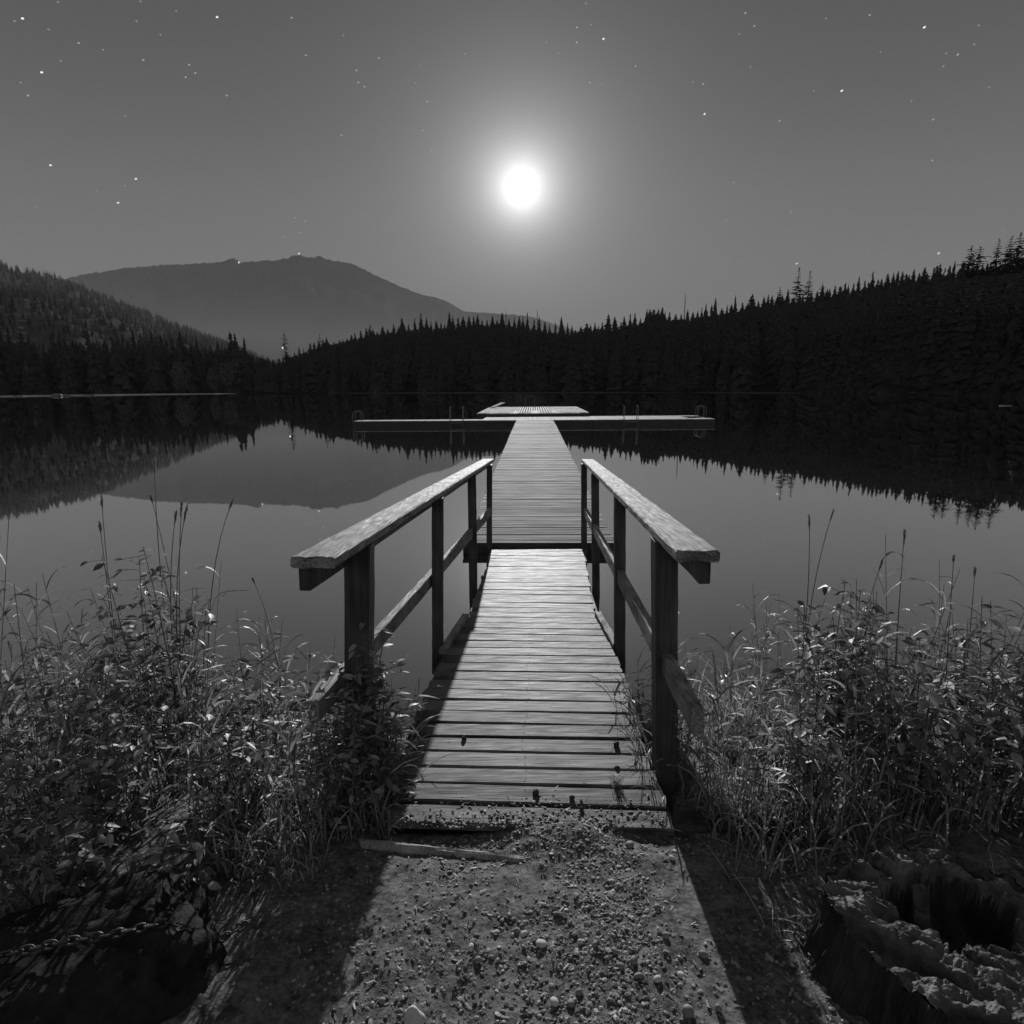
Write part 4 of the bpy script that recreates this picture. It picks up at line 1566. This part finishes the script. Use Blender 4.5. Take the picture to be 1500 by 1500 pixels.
me = polar_mesh('wooded_hillside', rad(-62), rad(-15), 160, lambda az, n: list(np.linspace(380, 1150, n)), 40, hill2)
tag(link('wooded_hillside', me, M['hillside']), 'dim wooded hillside sloping down from the left edge', 'hill', kind='structure')
forest('hillside_trees', 4200, rad(-56), rad(-17.5), lambda az: 420 + 530 * random.random() ** .7, hill2, lambda az: ridgeL(az) + .010, (5, 10),
       [M['needle'], M['trunk'], M['needle_pale']], 'trees covering the dim hillside at the left', small_var, 1.0, .55)

ridgeM = prof_fn([(-300, 460), (-100, 440), (40, 425), (105, 405), (130, 399), (170, 393), (200, 390), (260, 386), (300, 384), (330, 381), (342, 376.5), (353, 383), (380, 382.5), (388, 380), (400, 381.5), (412, 378), (421, 378.5), (428, 373),
                  (440, 371.5), (452, 375.5), (459, 376.5), (467, 374), (480, 379.5), (510, 384), (530, 391), (550, 402), (575, 413), (600, 424), (622, 431), (640, 435), (660, 443), (680, 455), (690, 455.5),
                  (720, 458), (750, 459.5), (775, 462), (800, 470), (850, 485), (900, 505), (1000, 540), (1100, 560)])


def mount(az, r):
    c_ = 3950 + 150 * nz(az * 6, 0, 2)
    hc = ridgeM(az) * c_
    t = (r - 2300) / (c_ - 2300)
    if r <= c_:
        h = hc * max(0, t) ** .8
        h += (90 * nz(az * 14, r * .0012, 5) + 40 * nz(az * 40, r * .003, 6)) * max(0, math.sin(math.pi * min(1, max(0, t)))) * min(1, hc / 300)
        h = min(h, ridgeM(az) * r * (1.0 if t > .97 else .985 - .1 * (1 - t)))
    else:
        h = hc - .35 * (r - c_)
    return max(h, -2) + (7 * nz(az * 230, r * .01, 2) + 5 * nz(az * 600, r * .02, 4)) * (t > .5)


me = polar_mesh('mountain', rad(-56), rad(20), 700, lambda az, n: list(np.linspace(2300, 4500, n)), 60, mount)
tag(link('mountain', me, M['mountain']), 'broad hazy mountain beyond the valley at the left', 'mountain', kind='structure')

# ------------------------------------------------------------------ air
def box(name, lo, hi, mat, label):
    vs = [(x, y, z) for x in (lo[0], hi[0]) for y in (lo[1], hi[1]) for z in (lo[2], hi[2])]
    me = bpy.data.meshes.new(name)
    me.from_pydata(vs, [], [(0, 1, 3, 2), (4, 6, 7, 5), (0, 4, 5, 1), (2, 3, 7, 6), (0, 2, 6, 4), (1, 5, 7, 3)])
    return tag(link(name, me, mat), label, 'haze', kind='stuff')


def air(name, dens, col, g):
    m, nt, out = newmat(name)
    pv = N(nt, 'ShaderNodeVolumePrincipled')
    pv.inputs['Color'].default_value = grey(col)
    pv.inputs['Density'].default_value = dens
    pv.inputs['Anisotropy'].default_value = g
    nt.links.new(pv.outputs[0], out.inputs['Volume'])
    return m


USE_HAZE = True
if USE_HAZE:
    box('haze', (-5200, -450, -12), (5200, 4800, 900), air('night_air', .6e-4, .42, .0), 'thin even night haze filling the valley air')
    box('valley_mist', (-4000, 470, -8), (4000, 2250, 180), air('mist_air', 4.4e-4, .42, .0), 'pale mist lying in the valley before the mountain')

# ------------------------------------------------------------------ render settings
SC.render.engine = 'CYCLES'
cy = SC.cycles
cy.use_denoising = True
cy.max_bounces = 6
cy.diffuse_bounces = 2
cy.glossy_bounces = 3
cy.transmission_bounces = 3
cy.volume_bounces = 0
cy.transparent_max_bounces = 6
cy.sample_clamp_indirect = 4
cy.volume_step_rate = 10
cy.caustics_reflective = False
cy.caustics_refractive = False
SC.view_settings.view_transform = 'Standard'
SC.view_settings.look = 'None'
SC.view_settings.exposure = .15
SC.view_settings.gamma = 1
SC.view_settings.use_curve_mapping = False
